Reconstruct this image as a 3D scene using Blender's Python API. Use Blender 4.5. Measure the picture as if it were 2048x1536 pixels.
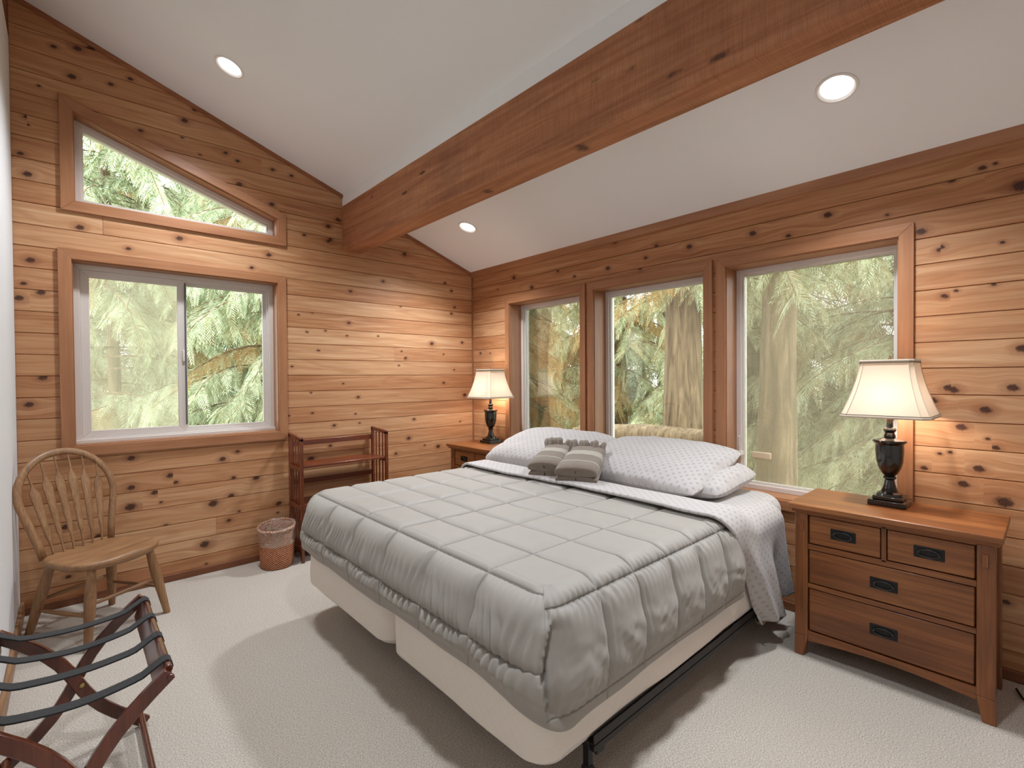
import bpy, bmesh, math, random
import numpy as np
from mathutils import Vector, Matrix

# ---------------------------------------------------------------- clear
for o in list(bpy.data.objects):
    bpy.data.objects.remove(o, do_unlink=True)
SC = bpy.context.scene
COL = SC.collection
PI = math.pi
R = math.radians
random.seed(7)
rng = np.random.default_rng(11)

# ---------------------------------------------------------------- camera
cam_d = bpy.data.cameras.new('camera')
cam = bpy.data.objects.new('camera', cam_d)
COL.objects.link(cam)
SC.camera = cam
cam_d.sensor_fit = 'HORIZONTAL'
cam_d.sensor_width = 36.0
cam_d.lens = 979.27 / 2048.0 * 36.0
cam_d.clip_start = 0.02
cam_d.clip_end = 200
def cam_matrix(loc, yaw, pitch, roll):
    f = Vector((math.sin(yaw), math.cos(yaw), 0)); r = Vector((math.cos(yaw), -math.sin(yaw), 0)); u = Vector((0, 0, 1))
    f2 = f * math.cos(pitch) + u * math.sin(pitch); u2 = u * math.cos(pitch) - f * math.sin(pitch)
    r3 = r * math.cos(roll) + u2 * math.sin(roll); u3 = u2 * math.cos(roll) - r * math.sin(roll)
    m = Matrix((r3, u3, -f2)).transposed().to_4x4()
    m.translation = loc
    return m
cam.matrix_world = cam_matrix(Vector((-3.108, -4.025, 1.370)), R(42.223), R(-0.76), R(-0.424))

# ---------------------------------------------------------------- world, exposure
W = bpy.data.worlds.new('overcast_sky')
SC.world = W
W.use_nodes = True
bg = W.node_tree.nodes['Background']
bg.inputs['Color'].default_value = (0.90, 0.97, 1.0, 1)
bg.inputs['Strength'].default_value = 6.2
SC.view_settings.view_transform = 'Standard'
SC.view_settings.look = 'None'
SC.view_settings.gamma = 1.0
SC.view_settings.use_curve_mapping = False
SC.view_settings.exposure = 0.42
DOWNLIGHT_W = 158.0
LAMP_W = 3.2
CY = SC.cycles
CY.max_bounces = 9; CY.diffuse_bounces = 7; CY.glossy_bounces = 3; CY.transparent_max_bounces = 10
CY.caustics_reflective = False; CY.caustics_refractive = False; CY.blur_glossy = 1.0
CY.adaptive_threshold = 0.025; CY.sample_clamp_indirect = 6.0

# ---------------------------------------------------------------- room measures (metres)
ROOM_W = 3.33            # back wall length, left wall stands at x = -ROOM_W
ROOM_Y = -5.0            # front wall behind the camera
Z_LOW = 2.441            # ceiling height at the window wall
SLOPE = 0.3481           # ceiling rises towards the left wall
def ceil_z(x): return Z_LOW - SLOPE * x
PW = 0.127
def row_z(k): return (k + 11.02) * PW

# ---------------------------------------------------------------- helpers: objects
def link(o, parent=None):
    COL.objects.link(o)
    if parent is not None:
        o.parent = parent
    return o
def tag(o, label=None, cat=None, group=None, kind=None):
    if label: o['label'] = label
    if cat: o['category'] = cat
    if group: o['group'] = group
    if kind: o['kind'] = kind
    return o
def thing(name, label, cat, loc=(0, 0, 0), rz=0.0, group=None):
    o = bpy.data.objects.new(name, None)
    o.empty_display_size = 0.1
    link(o)
    o.location = loc
    o.rotation_euler = (0, 0, rz)
    return tag(o, label, cat, group)
def mesh_from(name, verts, faces, mat=None, smooth=False, sharp=35):
    me = bpy.data.meshes.new(name)
    me.from_pydata([tuple(v) for v in verts], [], [tuple(f) for f in faces])
    me.update()
    if mat is not None:
        me.materials.append(mat)
    if smooth:
        me.polygons.foreach_set('use_smooth', [True] * len(me.polygons))
        if sharp: me.set_sharp_from_angle(angle=R(sharp))
    return me
def fix_normals(me):
    bm = bmesh.new(); bm.from_mesh(me)
    bmesh.ops.recalc_face_normals(bm, faces=bm.faces)
    bm.to_mesh(me); bm.free()
class MB:
    """collects shapes, build() links them as ONE mesh object"""
    def __init__(s): s.v = []; s.f = []
    def add(s, v, f):
        n = len(s.v); s.v += [tuple(p) for p in v]; s.f += [tuple(i + n for i in q) for q in f]; return s
    def box(s, x0, x1, y0, y1, z0, z1):
        v = [(x0, y0, z0), (x1, y0, z0), (x1, y1, z0), (x0, y1, z0), (x0, y0, z1), (x1, y0, z1), (x1, y1, z1), (x0, y1, z1)]
        return s.hexa(v)
    def hexa(s, v):
        return s.add(v, [(3, 2, 1, 0), (4, 5, 6, 7), (0, 1, 5, 4), (1, 2, 6, 5), (2, 3, 7, 6), (3, 0, 4, 7)])
    def prism(s, poly, axis, a, b):
        """poly: 2D points; axis: extrusion axis; the other two axes in order x,y,z"""
        def P(p, t):
            if axis == 'y': return (p[0], t, p[1])
            if axis == 'x': return (t, p[0], p[1])
            return (p[0], p[1], t)
        n = len(poly)
        v = [P(p, a) for p in poly] + [P(p, b) for p in poly]
        f = [tuple(range(n))[::-1], tuple(range(n, 2 * n))] + [(i, (i + 1) % n, (i + 1) % n + n, i + n) for i in range(n)]
        return s.add(v, f)
    def tube(s, path, rad, seg=10, caps=True, flat=1.0, up=None):
        path = [Vector(p) for p in path]
        n = len(path)
        if not hasattr(rad, '__len__'): rad = [rad] * n
        rings = []
        prev = None
        for i, p in enumerate(path):
            t = (path[min(i + 1, n - 1)] - path[max(i - 1, 0)]).normalized()
            if prev is None:
                ref = Vector(up) if up else (Vector((0, 0, 1)) if abs(t.z) < 0.9 else Vector((1, 0, 0)))
                a = (ref - t * ref.dot(t)).normalized()
            else:
                a = (prev - t * prev.dot(t)).normalized()
            prev = a
            b = t.cross(a)
            rings.append([p + (a * math.cos(2 * PI * k / seg) + b * math.sin(2 * PI * k / seg) * flat) * rad[i] for k in range(seg)])
        v = [q for r in rings for q in r]
        f = []
        for i in range(n - 1):
            for k in range(seg):
                f.append((i * seg + k, i * seg + (k + 1) % seg, (i + 1) * seg + (k + 1) % seg, (i + 1) * seg + k))
        if caps:
            f.append(tuple(range(seg))[::-1]); f.append(tuple((n - 1) * seg + k for k in range(seg)))
        return s.add(v, f)
    def sweep(s, path, w, h, side):
        """rectangular board w (along side) x h swept along path; side: constant vector"""
        path = [Vector(p) for p in path]; n = len(path); side = Vector(side).normalized()
        v = []
        for i, p in enumerate(path):
            t = (path[min(i + 1, n - 1)] - path[max(i - 1, 0)]).normalized()
            b = t.cross(side).normalized()
            for (a, c) in ((-1, -1), (1, -1), (1, 1), (-1, 1)):
                v.append(p + side * (a * w / 2) + b * (c * h / 2))
        f = [(3, 2, 1, 0), tuple((n - 1) * 4 + k for k in range(4))]
        for i in range(n - 1):
            for k in range(4):
                f.append((i * 4 + k, i * 4 + (k + 1) % 4, (i + 1) * 4 + (k + 1) % 4, (i + 1) * 4 + k))
        return s.add(v, f)
    def lathe(s, prof, c=(0, 0, 0), seg=32, capb=True, capt=True):
        v = []; n = len(prof)
        for (r, z) in prof:
            for k in range(seg):
                a = 2 * PI * k / seg
                v.append((c[0] + r * math.cos(a), c[1] + r * math.sin(a), c[2] + z))
        f = []
        for i in range(n - 1):
            for k in range(seg):
                f.append((i * seg + k, i * seg + (k + 1) % seg, (i + 1) * seg + (k + 1) % seg, (i + 1) * seg + k))
        if capb: f.append(tuple(range(seg))[::-1])
        if capt: f.append(tuple((n - 1) * seg + k for k in range(seg)))
        return s.add(v, f)
    def build(s, name, mat, parent=None, smooth=False, bevel=0.0, seg=2, sharp=35, loc=None):
        me = mesh_from(name, s.v, s.f, mat)
        fix_normals(me)
        if smooth or bevel:
            me.polygons.foreach_set('use_smooth', [True] * len(me.polygons))
            if sharp: me.set_sharp_from_angle(angle=R(sharp))
        o = bpy.data.objects.new(name, me)
        link(o, parent)
        if loc is not None: o.location = loc
        if bevel:
            b = o.modifiers.new('bevel', 'BEVEL'); b.width = bevel; b.segments = seg; b.limit_method = 'ANGLE'; b.angle_limit = R(40)
        return o
def grid_obj(name, P, mat, parent=None, uv=None, wrap_u=False, smooth=True, solid=0.0):
    """P: (nu, nv, 3) array -> quad grid; uv: (nu, nv, 2) per vertex"""
    nu, nv = P.shape[:2]
    idx = np.arange(nu * nv).reshape(nu, nv)
    if wrap_u:
        nxt = np.roll(idx, -1, axis=0)
        q = np.stack([idx[:, :-1], nxt[:, :-1], nxt[:, 1:], idx[:, 1:]], -1).reshape(-1, 4)
    else:
        q = np.stack([idx[:-1, :-1], idx[1:, :-1], idx[1:, 1:], idx[:-1, 1:]], -1).reshape(-1, 4)
    me = bulk_mesh(name, P.reshape(-1, 3), q, mat, smooth)
    if uv is not None:
        l = me.uv_layers.new(name='UVMap')
        li = np.empty(len(me.loops), dtype=np.int32); me.loops.foreach_get('vertex_index', li)
        l.data.foreach_set('uv', uv.reshape(-1, 2)[li].astype(np.float32).ravel())
    o = bpy.data.objects.new(name, me)
    link(o, parent)
    if solid:
        m = o.modifiers.new('thick', 'SOLIDIFY'); m.thickness = abs(solid); m.offset = -1 if solid > 0 else 1
    return o
def bulk_mesh(name, V, Q, mat=None, smooth=False):
    me = bpy.data.meshes.new(name)
    V = np.asarray(V, dtype=np.float32); Q = np.asarray(Q, dtype=np.int32)
    me.vertices.add(len(V)); me.vertices.foreach_set('co', V.ravel())
    k = Q.shape[1]
    me.loops.add(Q.size); me.loops.foreach_set('vertex_index', Q.ravel())
    me.polygons.add(len(Q)); me.polygons.foreach_set('loop_start', np.arange(0, Q.size, k, dtype=np.int32))
    me.update(calc_edges=True); me.validate()
    if mat is not None: me.materials.append(mat)
    if smooth: me.polygons.foreach_set('use_smooth', np.ones(len(me.polygons), dtype=bool))
    return me
def copy_tree(o, parent=None):
    c = o.copy(); COL.objects.link(c)
    c.parent = parent
    for ch in list(o.children): copy_tree(ch, c)
    return c

_tab = rng.random((256, 256))
def vnoise(x, y, seed=0):
    x = np.asarray(x, float) + seed * 17.13; y = np.asarray(y, float) + seed * 9.71
    xi = np.floor(x).astype(int); yi = np.floor(y).astype(int)
    fx = x - xi; fy = y - yi
    fx = fx * fx * (3 - 2 * fx); fy = fy * fy * (3 - 2 * fy)
    a = _tab[xi % 256, yi % 256]; b = _tab[(xi + 1) % 256, yi % 256]
    c = _tab[xi % 256, (yi + 1) % 256]; d = _tab[(xi + 1) % 256, (yi + 1) % 256]
    return (a * (1 - fx) + b * fx) * (1 - fy) + (c * (1 - fx) + d * fx) * fy - 0.5
def sstep(a, b, x):
    t = np.clip((np.asarray(x, float) - a) / (b - a), 0, 1); return t * t * (3 - 2 * t)

# ---------------------------------------------------------------- helpers: materials
def srgb(r, g, b):
    f = lambda c: (c / 255) / 12.92 if c / 255 <= 0.04045 else ((c / 255 + 0.055) / 1.055) ** 2.4
    return (f(r), f(g), f(b), 1)
class NT:
    def __init__(s, name):
        s.m = bpy.data.materials.new(name); s.m.use_nodes = True; s.t = s.m.node_tree; s.t.nodes.clear()
        s.out = s.t.nodes.new('ShaderNodeOutputMaterial')
    def n(s, typ, ins=None, **kw):
        d = s.t.nodes.new('ShaderNode' + typ)
        for k, v in kw.items(): setattr(d, k, v)
        for k, v in (ins or {}).items():
            if isinstance(v, bpy.types.NodeSocket): s.t.links.new(v, d.inputs[k])
            else: d.inputs[k].default_value = v
        return d
    def math(s, op, a, b=0.0, c=None, clamp=False):
        i = {0: a, 1: b}
        if c is not None: i[2] = c
        return s.n('Math', i, operation=op, use_clamp=clamp).outputs[0]
    def vmath(s, op, a, b=None, scale=None):
        i = {0: a}
        if b is not None: i[1] = b
        d = s.n('VectorMath', i, operation=op)
        if scale is not None: d.inputs['Scale'].default_value = scale
        return d.outputs[0]
    def mix(s, fac, a, b, blend='MIX'):
        d = s.n('Mix', None, data_type='RGBA', blend_type=blend)
        for k, v in ((0, fac), (6, a), (7, b)):
            if isinstance(v, bpy.types.NodeSocket): s.t.links.new(v, d.inputs[k])
            else: d.inputs[k].default_value = v
        return d.outputs[2]
    def ramp(s, fac, stops, interp='LINEAR'):
        d = s.n('ValToRGB', {0: fac}); cr = d.color_ramp; cr.interpolation = interp
        while len(cr.elements) < len(stops): cr.elements.new(0.5)
        for e, (p, c) in zip(cr.elements, stops): e.position = p; e.color = c if hasattr(c, '__len__') else (c, c, c, 1)
        return d.outputs[0]
    def noise(s, vec, scale=5, detail=3, rough=0.5, dist=0.0, w=None):
        i = {'Scale': scale, 'Detail': detail, 'Roughness': rough, 'Distortion': dist}
        if vec is not None: i['Vector'] = vec
        return s.n('TexNoise', i).outputs[0]
    def bump(s, h, strength=0.3, dist=0.01, normal=None):
        i = {'Height': h, 'Strength': strength, 'Distance': dist}
        if normal is not None: i['Normal'] = normal
        return s.n('Bump', i).outputs[0]
    def bsdf(s, color, rough=0.5, normal=None, **kw):
        i = {'Base Color': color, 'Roughness': rough}
        if normal is not None: i['Normal'] = normal
        for k, v in kw.items(): i[k.replace('_', ' ')] = v
        d = s.n('BsdfPrincipled', i)
        s.t.links.new(d.outputs[0], s.out.inputs[0])
        return d
    def surf(s, sock): s.t.links.new(sock, s.out.inputs[0]); return s.m

def wood_mat(name, axis, dark, mid, light, rough=0.4, gs=26.0, knots=0.0, coat=0.0, streak=0.5):
    """stained wood, grain along a local axis"""
    t = NT(name)
    tc = t.n('TexCoord').outputs['Object']
    rnd = t.n('ObjectInfo').outputs['Random']
    off = t.n('CombineXYZ', {0: t.math('MULTIPLY', rnd, 7.3), 1: t.math('MULTIPLY', rnd, 3.1), 2: t.math('MULTIPLY', rnd, 5.7)}).outputs[0]
    v = t.vmath('ADD', tc, off)
    sc = [gs, gs, gs]; sc['xyz'.index(axis)] = gs * 0.06
    g = t.noise(t.vmath('MULTIPLY', v, tuple(sc)), 1.0, 4, 0.6, 0.6)
    sc2 = [gs * 5, gs * 5, gs * 5]; sc2['xyz'.index(axis)] = gs * 0.25
    g2 = t.noise(t.vmath('MULTIPLY', v, tuple(sc2)), 1.0, 2, 0.5)
    lo = t.noise(v, 2.3, 2, 0.5)
    f = t.math('ADD', t.math('MULTIPLY', g, 0.65), t.math('MULTIPLY', lo, 0.35))
    c = t.ramp(f, [(0.25, dark), (0.5, mid), (0.75, light)])
    c = t.mix(t.math('MULTIPLY', t.ramp(g2, [(0.35, 1.0), (0.6, 0.0)]), streak), c, dark)
    nb = t.bump(g2, 0.12, 0.002)
    t.bsdf(c, rough, nb, Coat_Weight=coat, Coat_Roughness=0.15)
    return t.m

def plank_mat():
    """knotty cedar boards: UV 'grain' runs along the board, UV 'knot' points at the nearest knot"""
    t = NT('knotty_cedar')
    uvg = t.n('UVMap', None, uv_map='grain').outputs[0]
    uvk = t.n('UVMap', None, uv_map='knot').outputs[0]
    at = t.n('Attribute', None, attribute_name='pk')
    sp = t.n('SeparateColor', {0: at.outputs['Color']})
    rad, tone, seed = sp.outputs[0], sp.outputs[1], sp.outputs[2]
    g = t.n('SeparateXYZ', {0: uvg}); k = t.n('SeparateXYZ', {0: uvk})
    r = t.math('ADD', t.math('MULTIPLY', rad, 0.05), 0.0005)
    wob = t.noise(uvk, 60, 2, 0.5)
    wob = t.math('MULTIPLY', t.math('SUBTRACT', wob, 0.5), 0.9)
    dxx = t.math('DIVIDE', t.math('MULTIPLY', k.outputs[0], 0.72), r); dyy = t.math('DIVIDE', k.outputs[1], r)
    d2 = t.math('ADD', t.math('MULTIPLY', dxx, dxx), t.math('MULTIPLY', dyy, dyy))
    d = t.math('SQRT', d2)
    dn = t.math('ADD', d, wob)
    # grain flows round the knots
    infl = t.math('POWER', 2.718, t.math('MULTIPLY', d2, -0.10))
    cc = t.math('SUBTRACT', g.outputs[1], t.math('MULTIPLY', t.math('MULTIPLY', k.outputs[1], infl), 0.85))
    sv = t.n('CombineXYZ', {0: t.math('MULTIPLY', g.outputs[0], 1.6), 1: t.math('MULTIPLY', cc, 34.0), 2: t.math('MULTIPLY', seed, 37.0)}).outputs[0]
    g1 = t.noise(sv, 1.0, 3, 0.55, 0.8)
    sv2 = t.n('CombineXYZ', {0: t.math('MULTIPLY', g.outputs[0], 5.0), 1: t.math('MULTIPLY', cc, 260.0), 2: t.math('MULTIPLY', seed, 11.0)}).outputs[0]
    g2 = t.noise(sv2, 1.0, 2, 0.5)
    # cathedral rings
    lv = t.n('CombineXYZ', {0: t.math('MULTIPLY', g.outputs[0], 0.55), 1: t.math('MULTIPLY', cc, 6.0), 2: t.math('MULTIPLY', seed, 53.0)}).outputs[0]
    rings = t.math('SINE', t.math('MULTIPLY', t.noise(lv, 1.0, 1, 0.4), 60.0))
    rings = t.ramp(rings, [(0.55, 0.0), (0.95, 1.0)])
    f = t.math('ADD', t.math('MULTIPLY', g1, 0.75), t.math('ADD', t.math('MULTIPLY', tone, 0.27), 0.07))
    c = t.ramp(f, [(0.24, srgb(142, 84, 50)), (0.48, srgb(178, 125, 84)), (0.74, srgb(202, 157, 116)), (0.95, srgb(220, 184, 148))])
    c = t.mix(t.math('MULTIPLY', rings, 0.20), c, srgb(142, 88, 58))
    c = t.mix(t.math('MULTIPLY', t.ramp(g2, [(0.3, 1.0), (0.55, 0.0)]), 0.22), c, srgb(138, 88, 60))
    halo = t.ramp(t.math('MULTIPLY', dn, 0.25), [(0.2, 1.0), (0.62, 0.0)])
    c = t.mix(t.math('MULTIPLY', halo, 0.55), c, srgb(128, 76, 48))
    core = t.ramp(t.math('MULTIPLY', dn, 0.5), [(0.30, 1.0), (0.52, 0.0)])
    c = t.mix(t.math('MULTIPLY', core, 0.93), c, t.ramp(t.noise(uvk, 140, 2, 0.5), [(0.35, srgb(38, 20, 13)), (0.7, srgb(82, 42, 24))]))
    h = t.math('ADD', t.math('MULTIPLY', g2, 0.5), t.math('MULTIPLY', g1, 0.5))
    t.bsdf(c, t.math('ADD', 0.36, t.math('MULTIPLY', g1, 0.16)), t.bump(h, 0.10, 0.002), Specular_IOR_Level=0.45)
    return t.m

M = {}
M['plank'] = plank_mat()
def fam(key, dark, mid, light, **kw):
    for a in 'xyz': M[key + '_' + a] = wood_mat(key + '_wood_' + a, a, dark, mid, light, **kw)
fam('trim', srgb(142, 90, 58), srgb(164, 112, 76), srgb(182, 132, 94), rough=0.42, gs=22, streak=0.25)
fam('beam', srgb(124, 74, 46), srgb(156, 100, 66), srgb(178, 122, 84), rough=0.75, gs=14, streak=0.55)
fam('base', srgb(92, 52, 30), srgb(122, 72, 44), srgb(144, 90, 58), rough=0.45, gs=20)
fam('cherry', srgb(74, 32, 16), srgb(110, 52, 28), srgb(140, 74, 42), rough=0.28, gs=18, coat=0.3, streak=0.3)
fam('mission', srgb(86, 46, 20), srgb(136, 80, 40), srgb(170, 112, 62), rough=0.36, gs=16, coat=0.12, streak=0.5)
fam('oak', srgb(108, 74, 46), srgb(148, 108, 72), srgb(174, 136, 98), rough=0.42, gs=30, streak=0.55)
fam('mahogany', srgb(52, 20, 10), srgb(88, 38, 20), srgb(124, 62, 36), rough=0.22, gs=18, coat=0.5, streak=0.3)

def rough_sawn():
    t = NT('rough_sawn_timber')
    v = t.n('TexCoord').outputs['Object']
    g = t.noise(t.vmath('MULTIPLY', v, (16, 1.0, 16)), 1.0, 4, 0.6, 1.2)
    saw = t.noise(t.vmath('MULTIPLY', v, (6, 260, 10)), 1.0, 3, 0.65)
    vo = t.n('TexVoronoi', {'Vector': t.vmath('MULTIPLY', v, (2.6, 2.6, 9.0)), 'Scale': 1.0, 'Randomness': 1.0})
    kd = t.math('ADD', vo.outputs['Distance'], t.math('MULTIPLY', t.math('SUBTRACT', t.noise(v, 40, 2, 0.5), 0.5), 0.12))
    c = t.ramp(g, [(0.28, srgb(146, 90, 58)), (0.5, srgb(178, 118, 80)), (0.74, srgb(200, 142, 102))])
    c = t.mix(t.math('MULTIPLY', t.ramp(saw, [(0.35, 1.0), (0.6, 0.0)]), 0.3), c, srgb(104, 60, 38))
    c = t.mix(t.math('MULTIPLY', t.ramp(t.noise(v, 2.2, 3, 0.6), [(0.5, 0.0), (0.75, 1.0)]), 0.35), c, srgb(98, 56, 36))
    c = t.mix(t.math('MULTIPLY', t.ramp(kd, [(0.06, 1.0), (0.13, 0.0)]), 0.8), c, srgb(62, 32, 20))
    t.bsdf(c, 0.8, t.bump(t.math('ADD', saw, t.math('MULTIPLY', g, 0.4)), 0.5, 0.006))
    return t.m
M['timber'] = rough_sawn()
def simple(name, col, rough=0.5, metal=0.0, **kw):
    t = NT(name)
    v = t.n('TexCoord').outputs['Object']
    n = t.noise(v, 40, 3, 0.5)
    c = t.mix(t.math('MULTIPLY', n, 0.12), col, (col[0] * 0.7, col[1] * 0.7, col[2] * 0.7, 1))
    t.bsdf(c, rough, t.bump(n, 0.03, 0.001), Metallic=metal, **kw)
    return t.m
M['black_metal'] = simple('black_metal', srgb(24, 23, 24), 0.45, 0.3)
M['rail_metal'] = simple('brown_black_metal', srgb(42, 37, 34), 0.5, 0.4)
M['bronze'] = simple('dark_bronze', srgb(22, 18, 15), 0.16, 0.2, Coat_Weight=0.7, Coat_Roughness=0.08)
M['bronze_rub'] = simple('rubbed_bronze', srgb(96, 74, 56), 0.3, 0.7)
M['vinyl'] = simple('white_vinyl', srgb(214, 205, 198), 0.35)
M['track'] = simple('grey_track', srgb(92, 92, 92), 0.5)
M['brass'] = simple('brass', srgb(190, 160, 100), 0.3, 0.8)
M['cream_plastic'] = simple('cream_plastic', srgb(215, 196, 165), 0.4)
M['cord'] = simple('black_cord', srgb(20, 18, 17), 0.5)

def paint(name, col, bs=160, b=0.06):
    t = NT(name)
    v = t.n('TexCoord').outputs['Object']
    n = t.noise(v, bs, 3, 0.6); n2 = t.noise(v, 1.2, 2, 0.5)
    c = t.mix(t.math('MULTIPLY', n2, 0.10), col, (col[0] * 0.85, col[1] * 0.84, col[2] * 0.82, 1))
    t.bsdf(c, 0.85, t.bump(n, b, 0.003))
    return t.m
M['ceiling'] = paint('ceiling_paint', srgb(241, 242, 243))
M['white_wall'] = paint('white_wall_paint', srgb(216, 215, 214))
M['fixture'] = simple('white_fixture', srgb(236, 232, 228), 0.5)

def carpet():
    t = NT('beige_carpet')
    v = t.n('TexCoord').outputs['Object']
    n = t.noise(v, 190, 3, 0.7); n2 = t.noise(v, 80, 2, 0.6); n3 = t.noise(v, 1.7, 3, 0.55)
    c = t.ramp(n, [(0.34, srgb(142, 128, 111)), (0.5, srgb(196, 185, 171)), (0.66, srgb(226, 217, 205))])
    c = t.mix(t.math('MULTIPLY', t.ramp(n3, [(0.35, 1.0), (0.65, 0.0)]), 0.2), c, srgb(182, 168, 150))
    h = t.math('ADD', n, t.math('MULTIPLY', n2, 0.6))
    t.bsdf(c, 0.95, t.bump(h, 0.7, 0.010), Sheen_Weight=0.25, Sheen_Roughness=0.6)
    return t.m
M['carpet'] = carpet()

def fabric(name, col, scale=700, b=0.15, var=0.1, sheen=0.1, rough=0.85, coarse=None):
    t = NT(name)
    v = t.n('TexCoord').outputs['Object']
    n = t.noise(v, scale, 2, 0.6); n2 = t.noise(v, 6, 3, 0.5)
    c = t.mix(t.math('MULTIPLY', n2, var), col, (col[0] * 0.72, col[1] * 0.70, col[2] * 0.68, 1))
    h = n
    if coarse:
        h = t.math('ADD', n, t.math('MULTIPLY', t.noise(v, coarse, 2, 0.5), 1.5))
        c = t.mix(t.math('MULTIPLY', t.ramp(t.noise(v, coarse, 2, 0.5), [(0.35, 1.0), (0.6, 0.0)]), 0.25), c, (col[0] * 0.6, col[1] * 0.58, col[2] * 0.56, 1))
    t.bsdf(c, rough, t.bump(h, b, 0.002), Sheen_Weight=sheen, Sheen_Roughness=0.5)
    return t.m
def quilt():
    """microfibre with stitched seams; UV holds cloth coordinates in metres"""
    t = NT('grey_quilted_microfibre')
    uv = t.n('UVMap', None, uv_map='UVMap').outputs[0]
    s = t.n('SeparateXYZ', {0: uv})
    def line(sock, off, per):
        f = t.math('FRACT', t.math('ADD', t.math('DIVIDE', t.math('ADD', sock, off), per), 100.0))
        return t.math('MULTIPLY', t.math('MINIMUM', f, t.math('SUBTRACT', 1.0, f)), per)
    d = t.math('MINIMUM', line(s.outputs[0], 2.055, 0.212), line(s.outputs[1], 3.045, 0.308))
    thread = t.ramp(t.math('MULTIPLY', d, 100.0), [(0.10, 1.0), (0.22, 0.0)])  # thread tone and crease shade painted darker along each seam
    groove = t.ramp(t.math('MULTIPLY', d, 100.0), [(0.0, 0.0), (0.55, 1.0)])
    v = t.n('TexCoord').outputs['Object']
    n = t.noise(v, 500, 2, 0.6); n2 = t.noise(v, 6, 3, 0.5)
    col = srgb(153, 147, 139)
    c = t.mix(t.math('MULTIPLY', n2, 0.08), col, srgb(132, 125, 117))
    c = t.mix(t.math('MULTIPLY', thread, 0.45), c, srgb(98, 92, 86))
    b = t.bump(groove, 0.7, 0.006)
    t.bsdf(c, 0.6, t.bump(n, 0.05, 0.002, b), Sheen_Weight=0.12, Sheen_Roughness=0.5)
    return t.m
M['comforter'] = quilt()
M['towel'] = fabric('taupe_terry', srgb(128, 114, 100), 420, 0.9, 0.25, 0.3, 0.95, coarse=160)
M['towel_band'] = fabric('pale_towel_band', srgb(166, 158, 146), 600, 0.3, 0.15)
M['webbing'] = fabric('black_webbing', srgb(17, 18, 22), 260, 0.5, 0.2, 0.1, 0.7, coarse=300)
M['mattress_pad'] = fabric('white_pad', srgb(214, 206, 200), 500, 0.1)

def quilted_cover():
    t = NT('cream_quilted_cover')
    v = t.n('TexCoord').outputs['Object']
    s = t.n('SeparateXYZ', {0: v})
    a = t.math('ADD', t.math('ADD', s.outputs[0], s.outputs[1]), s.outputs[2]); b = t.math('SUBTRACT', t.math('ADD', s.outputs[0], s.outputs[1]), s.outputs[2])
    q1 = t.math('ABSOLUTE', t.math('SINE', t.math('MULTIPLY', a, 62.0))); q2 = t.math('ABSOLUTE', t.math('SINE', t.math('MULTIPLY', b, 62.0)))
    q = t.math('MINIMUM', q1, q2)
    q = t.ramp(q, [(0.0, 0.0), (0.35, 1.0)])
    n = t.noise(v, 350, 2, 0.6)
    c = t.mix(t.math('MULTIPLY', n, 0.10), srgb(232, 223, 213), srgb(206, 190, 172))
    t.bsdf(c, 0.8, t.bump(t.math('ADD', q, t.math('MULTIPLY', n, 0.3)), 0.22, 0.004), Sheen_Weight=0.1)
    return t.m
M['boxcover'] = quilted_cover()

def dotted_sheet():
    """white cotton with small grey diamond prints, UV in metres"""
    t = NT('white_printed_cotton')
    uv = t.n('UVMap', None, uv_map='UVMap').outputs[0]
    s = t.n('SeparateXYZ', {0: uv})
    P = 0.046
    def motif(ou, ov):
        u = t.math('SUBTRACT', t.math('FRACT', t.math('ADD', t.math('DIVIDE', s.outputs[0], P), ou)), 0.5)
        w = t.math('SUBTRACT', t.math('FRACT', t.math('ADD', t.math('DIVIDE', s.outputs[1], P), ov)), 0.5)
        d = t.math('ADD', t.math('ABSOLUTE', u), t.math('ABSOLUTE', w))
        return t.ramp(d, [(0.17, 1.0), (0.23, 0.0)]), u, w
    a, ua, wa = motif(0, 0); b, ub, wb = motif(0.5, 0.5)
    m = t.math('MAXIMUM', a, b)
    cut = t.math('ABSOLUTE', t.math('SINE', t.math('MULTIPLY', t.math('ADD', s.outputs[0], s.outputs[1]), 2 * PI * 3 / P / 2)))
    m = t.math('MULTIPLY', m, t.ramp(cut, [(0.2, 0.55), (0.5, 1.0)]))
    n = t.noise(uv, 900, 2, 0.5)
    c = t.mix(t.math('MULTIPLY', m, 0.5), srgb(180, 174, 171), srgb(124, 122, 122))
    t.bsdf(c, 0.8, t.bump(n, 0.05, 0.001), Sheen_Weight=0.1)
    return t.m
M['sheet'] = dotted_sheet()

def shade_mat():
    t = NT('cream_lampshade_linen')
    v = t.n('TexCoord').outputs['Object']
    n = t.noise(t.vmath('MULTIPLY', v, (400, 400, 60)), 1.0, 2, 0.5)
    c = t.mix(t.math('MULTIPLY', n, 0.2), srgb(216, 196, 174), srgb(194, 170, 146))
    d = t.n('BsdfDiffuse', {'Color': c}); tr = t.n('BsdfTranslucent', {'Color': c})
    return t.surf(t.n('MixShader', {0: 0.12, 1: d.outputs[0], 2: tr.outputs[0]}).outputs[0])
M['shade'] = shade_mat()
M['shade_trim'] = fabric('shade_trim', srgb(206, 190, 170), 500, 0.2)
M['piping'] = simple('dark_piping', srgb(72, 60, 48), 0.6)

def emit(name, col, s):
    t = NT(name)
    return t.surf(t.n('Emission', {'Color': col, 'Strength': s}).outputs[0])
M['lens'] = emit('lit_lens', (1.0, 0.98, 0.95, 1), 5.0)
M['bulb'] = emit('lit_bulb', (1.0, 0.95, 0.88, 1), LAMP_W * 27.0)

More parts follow.
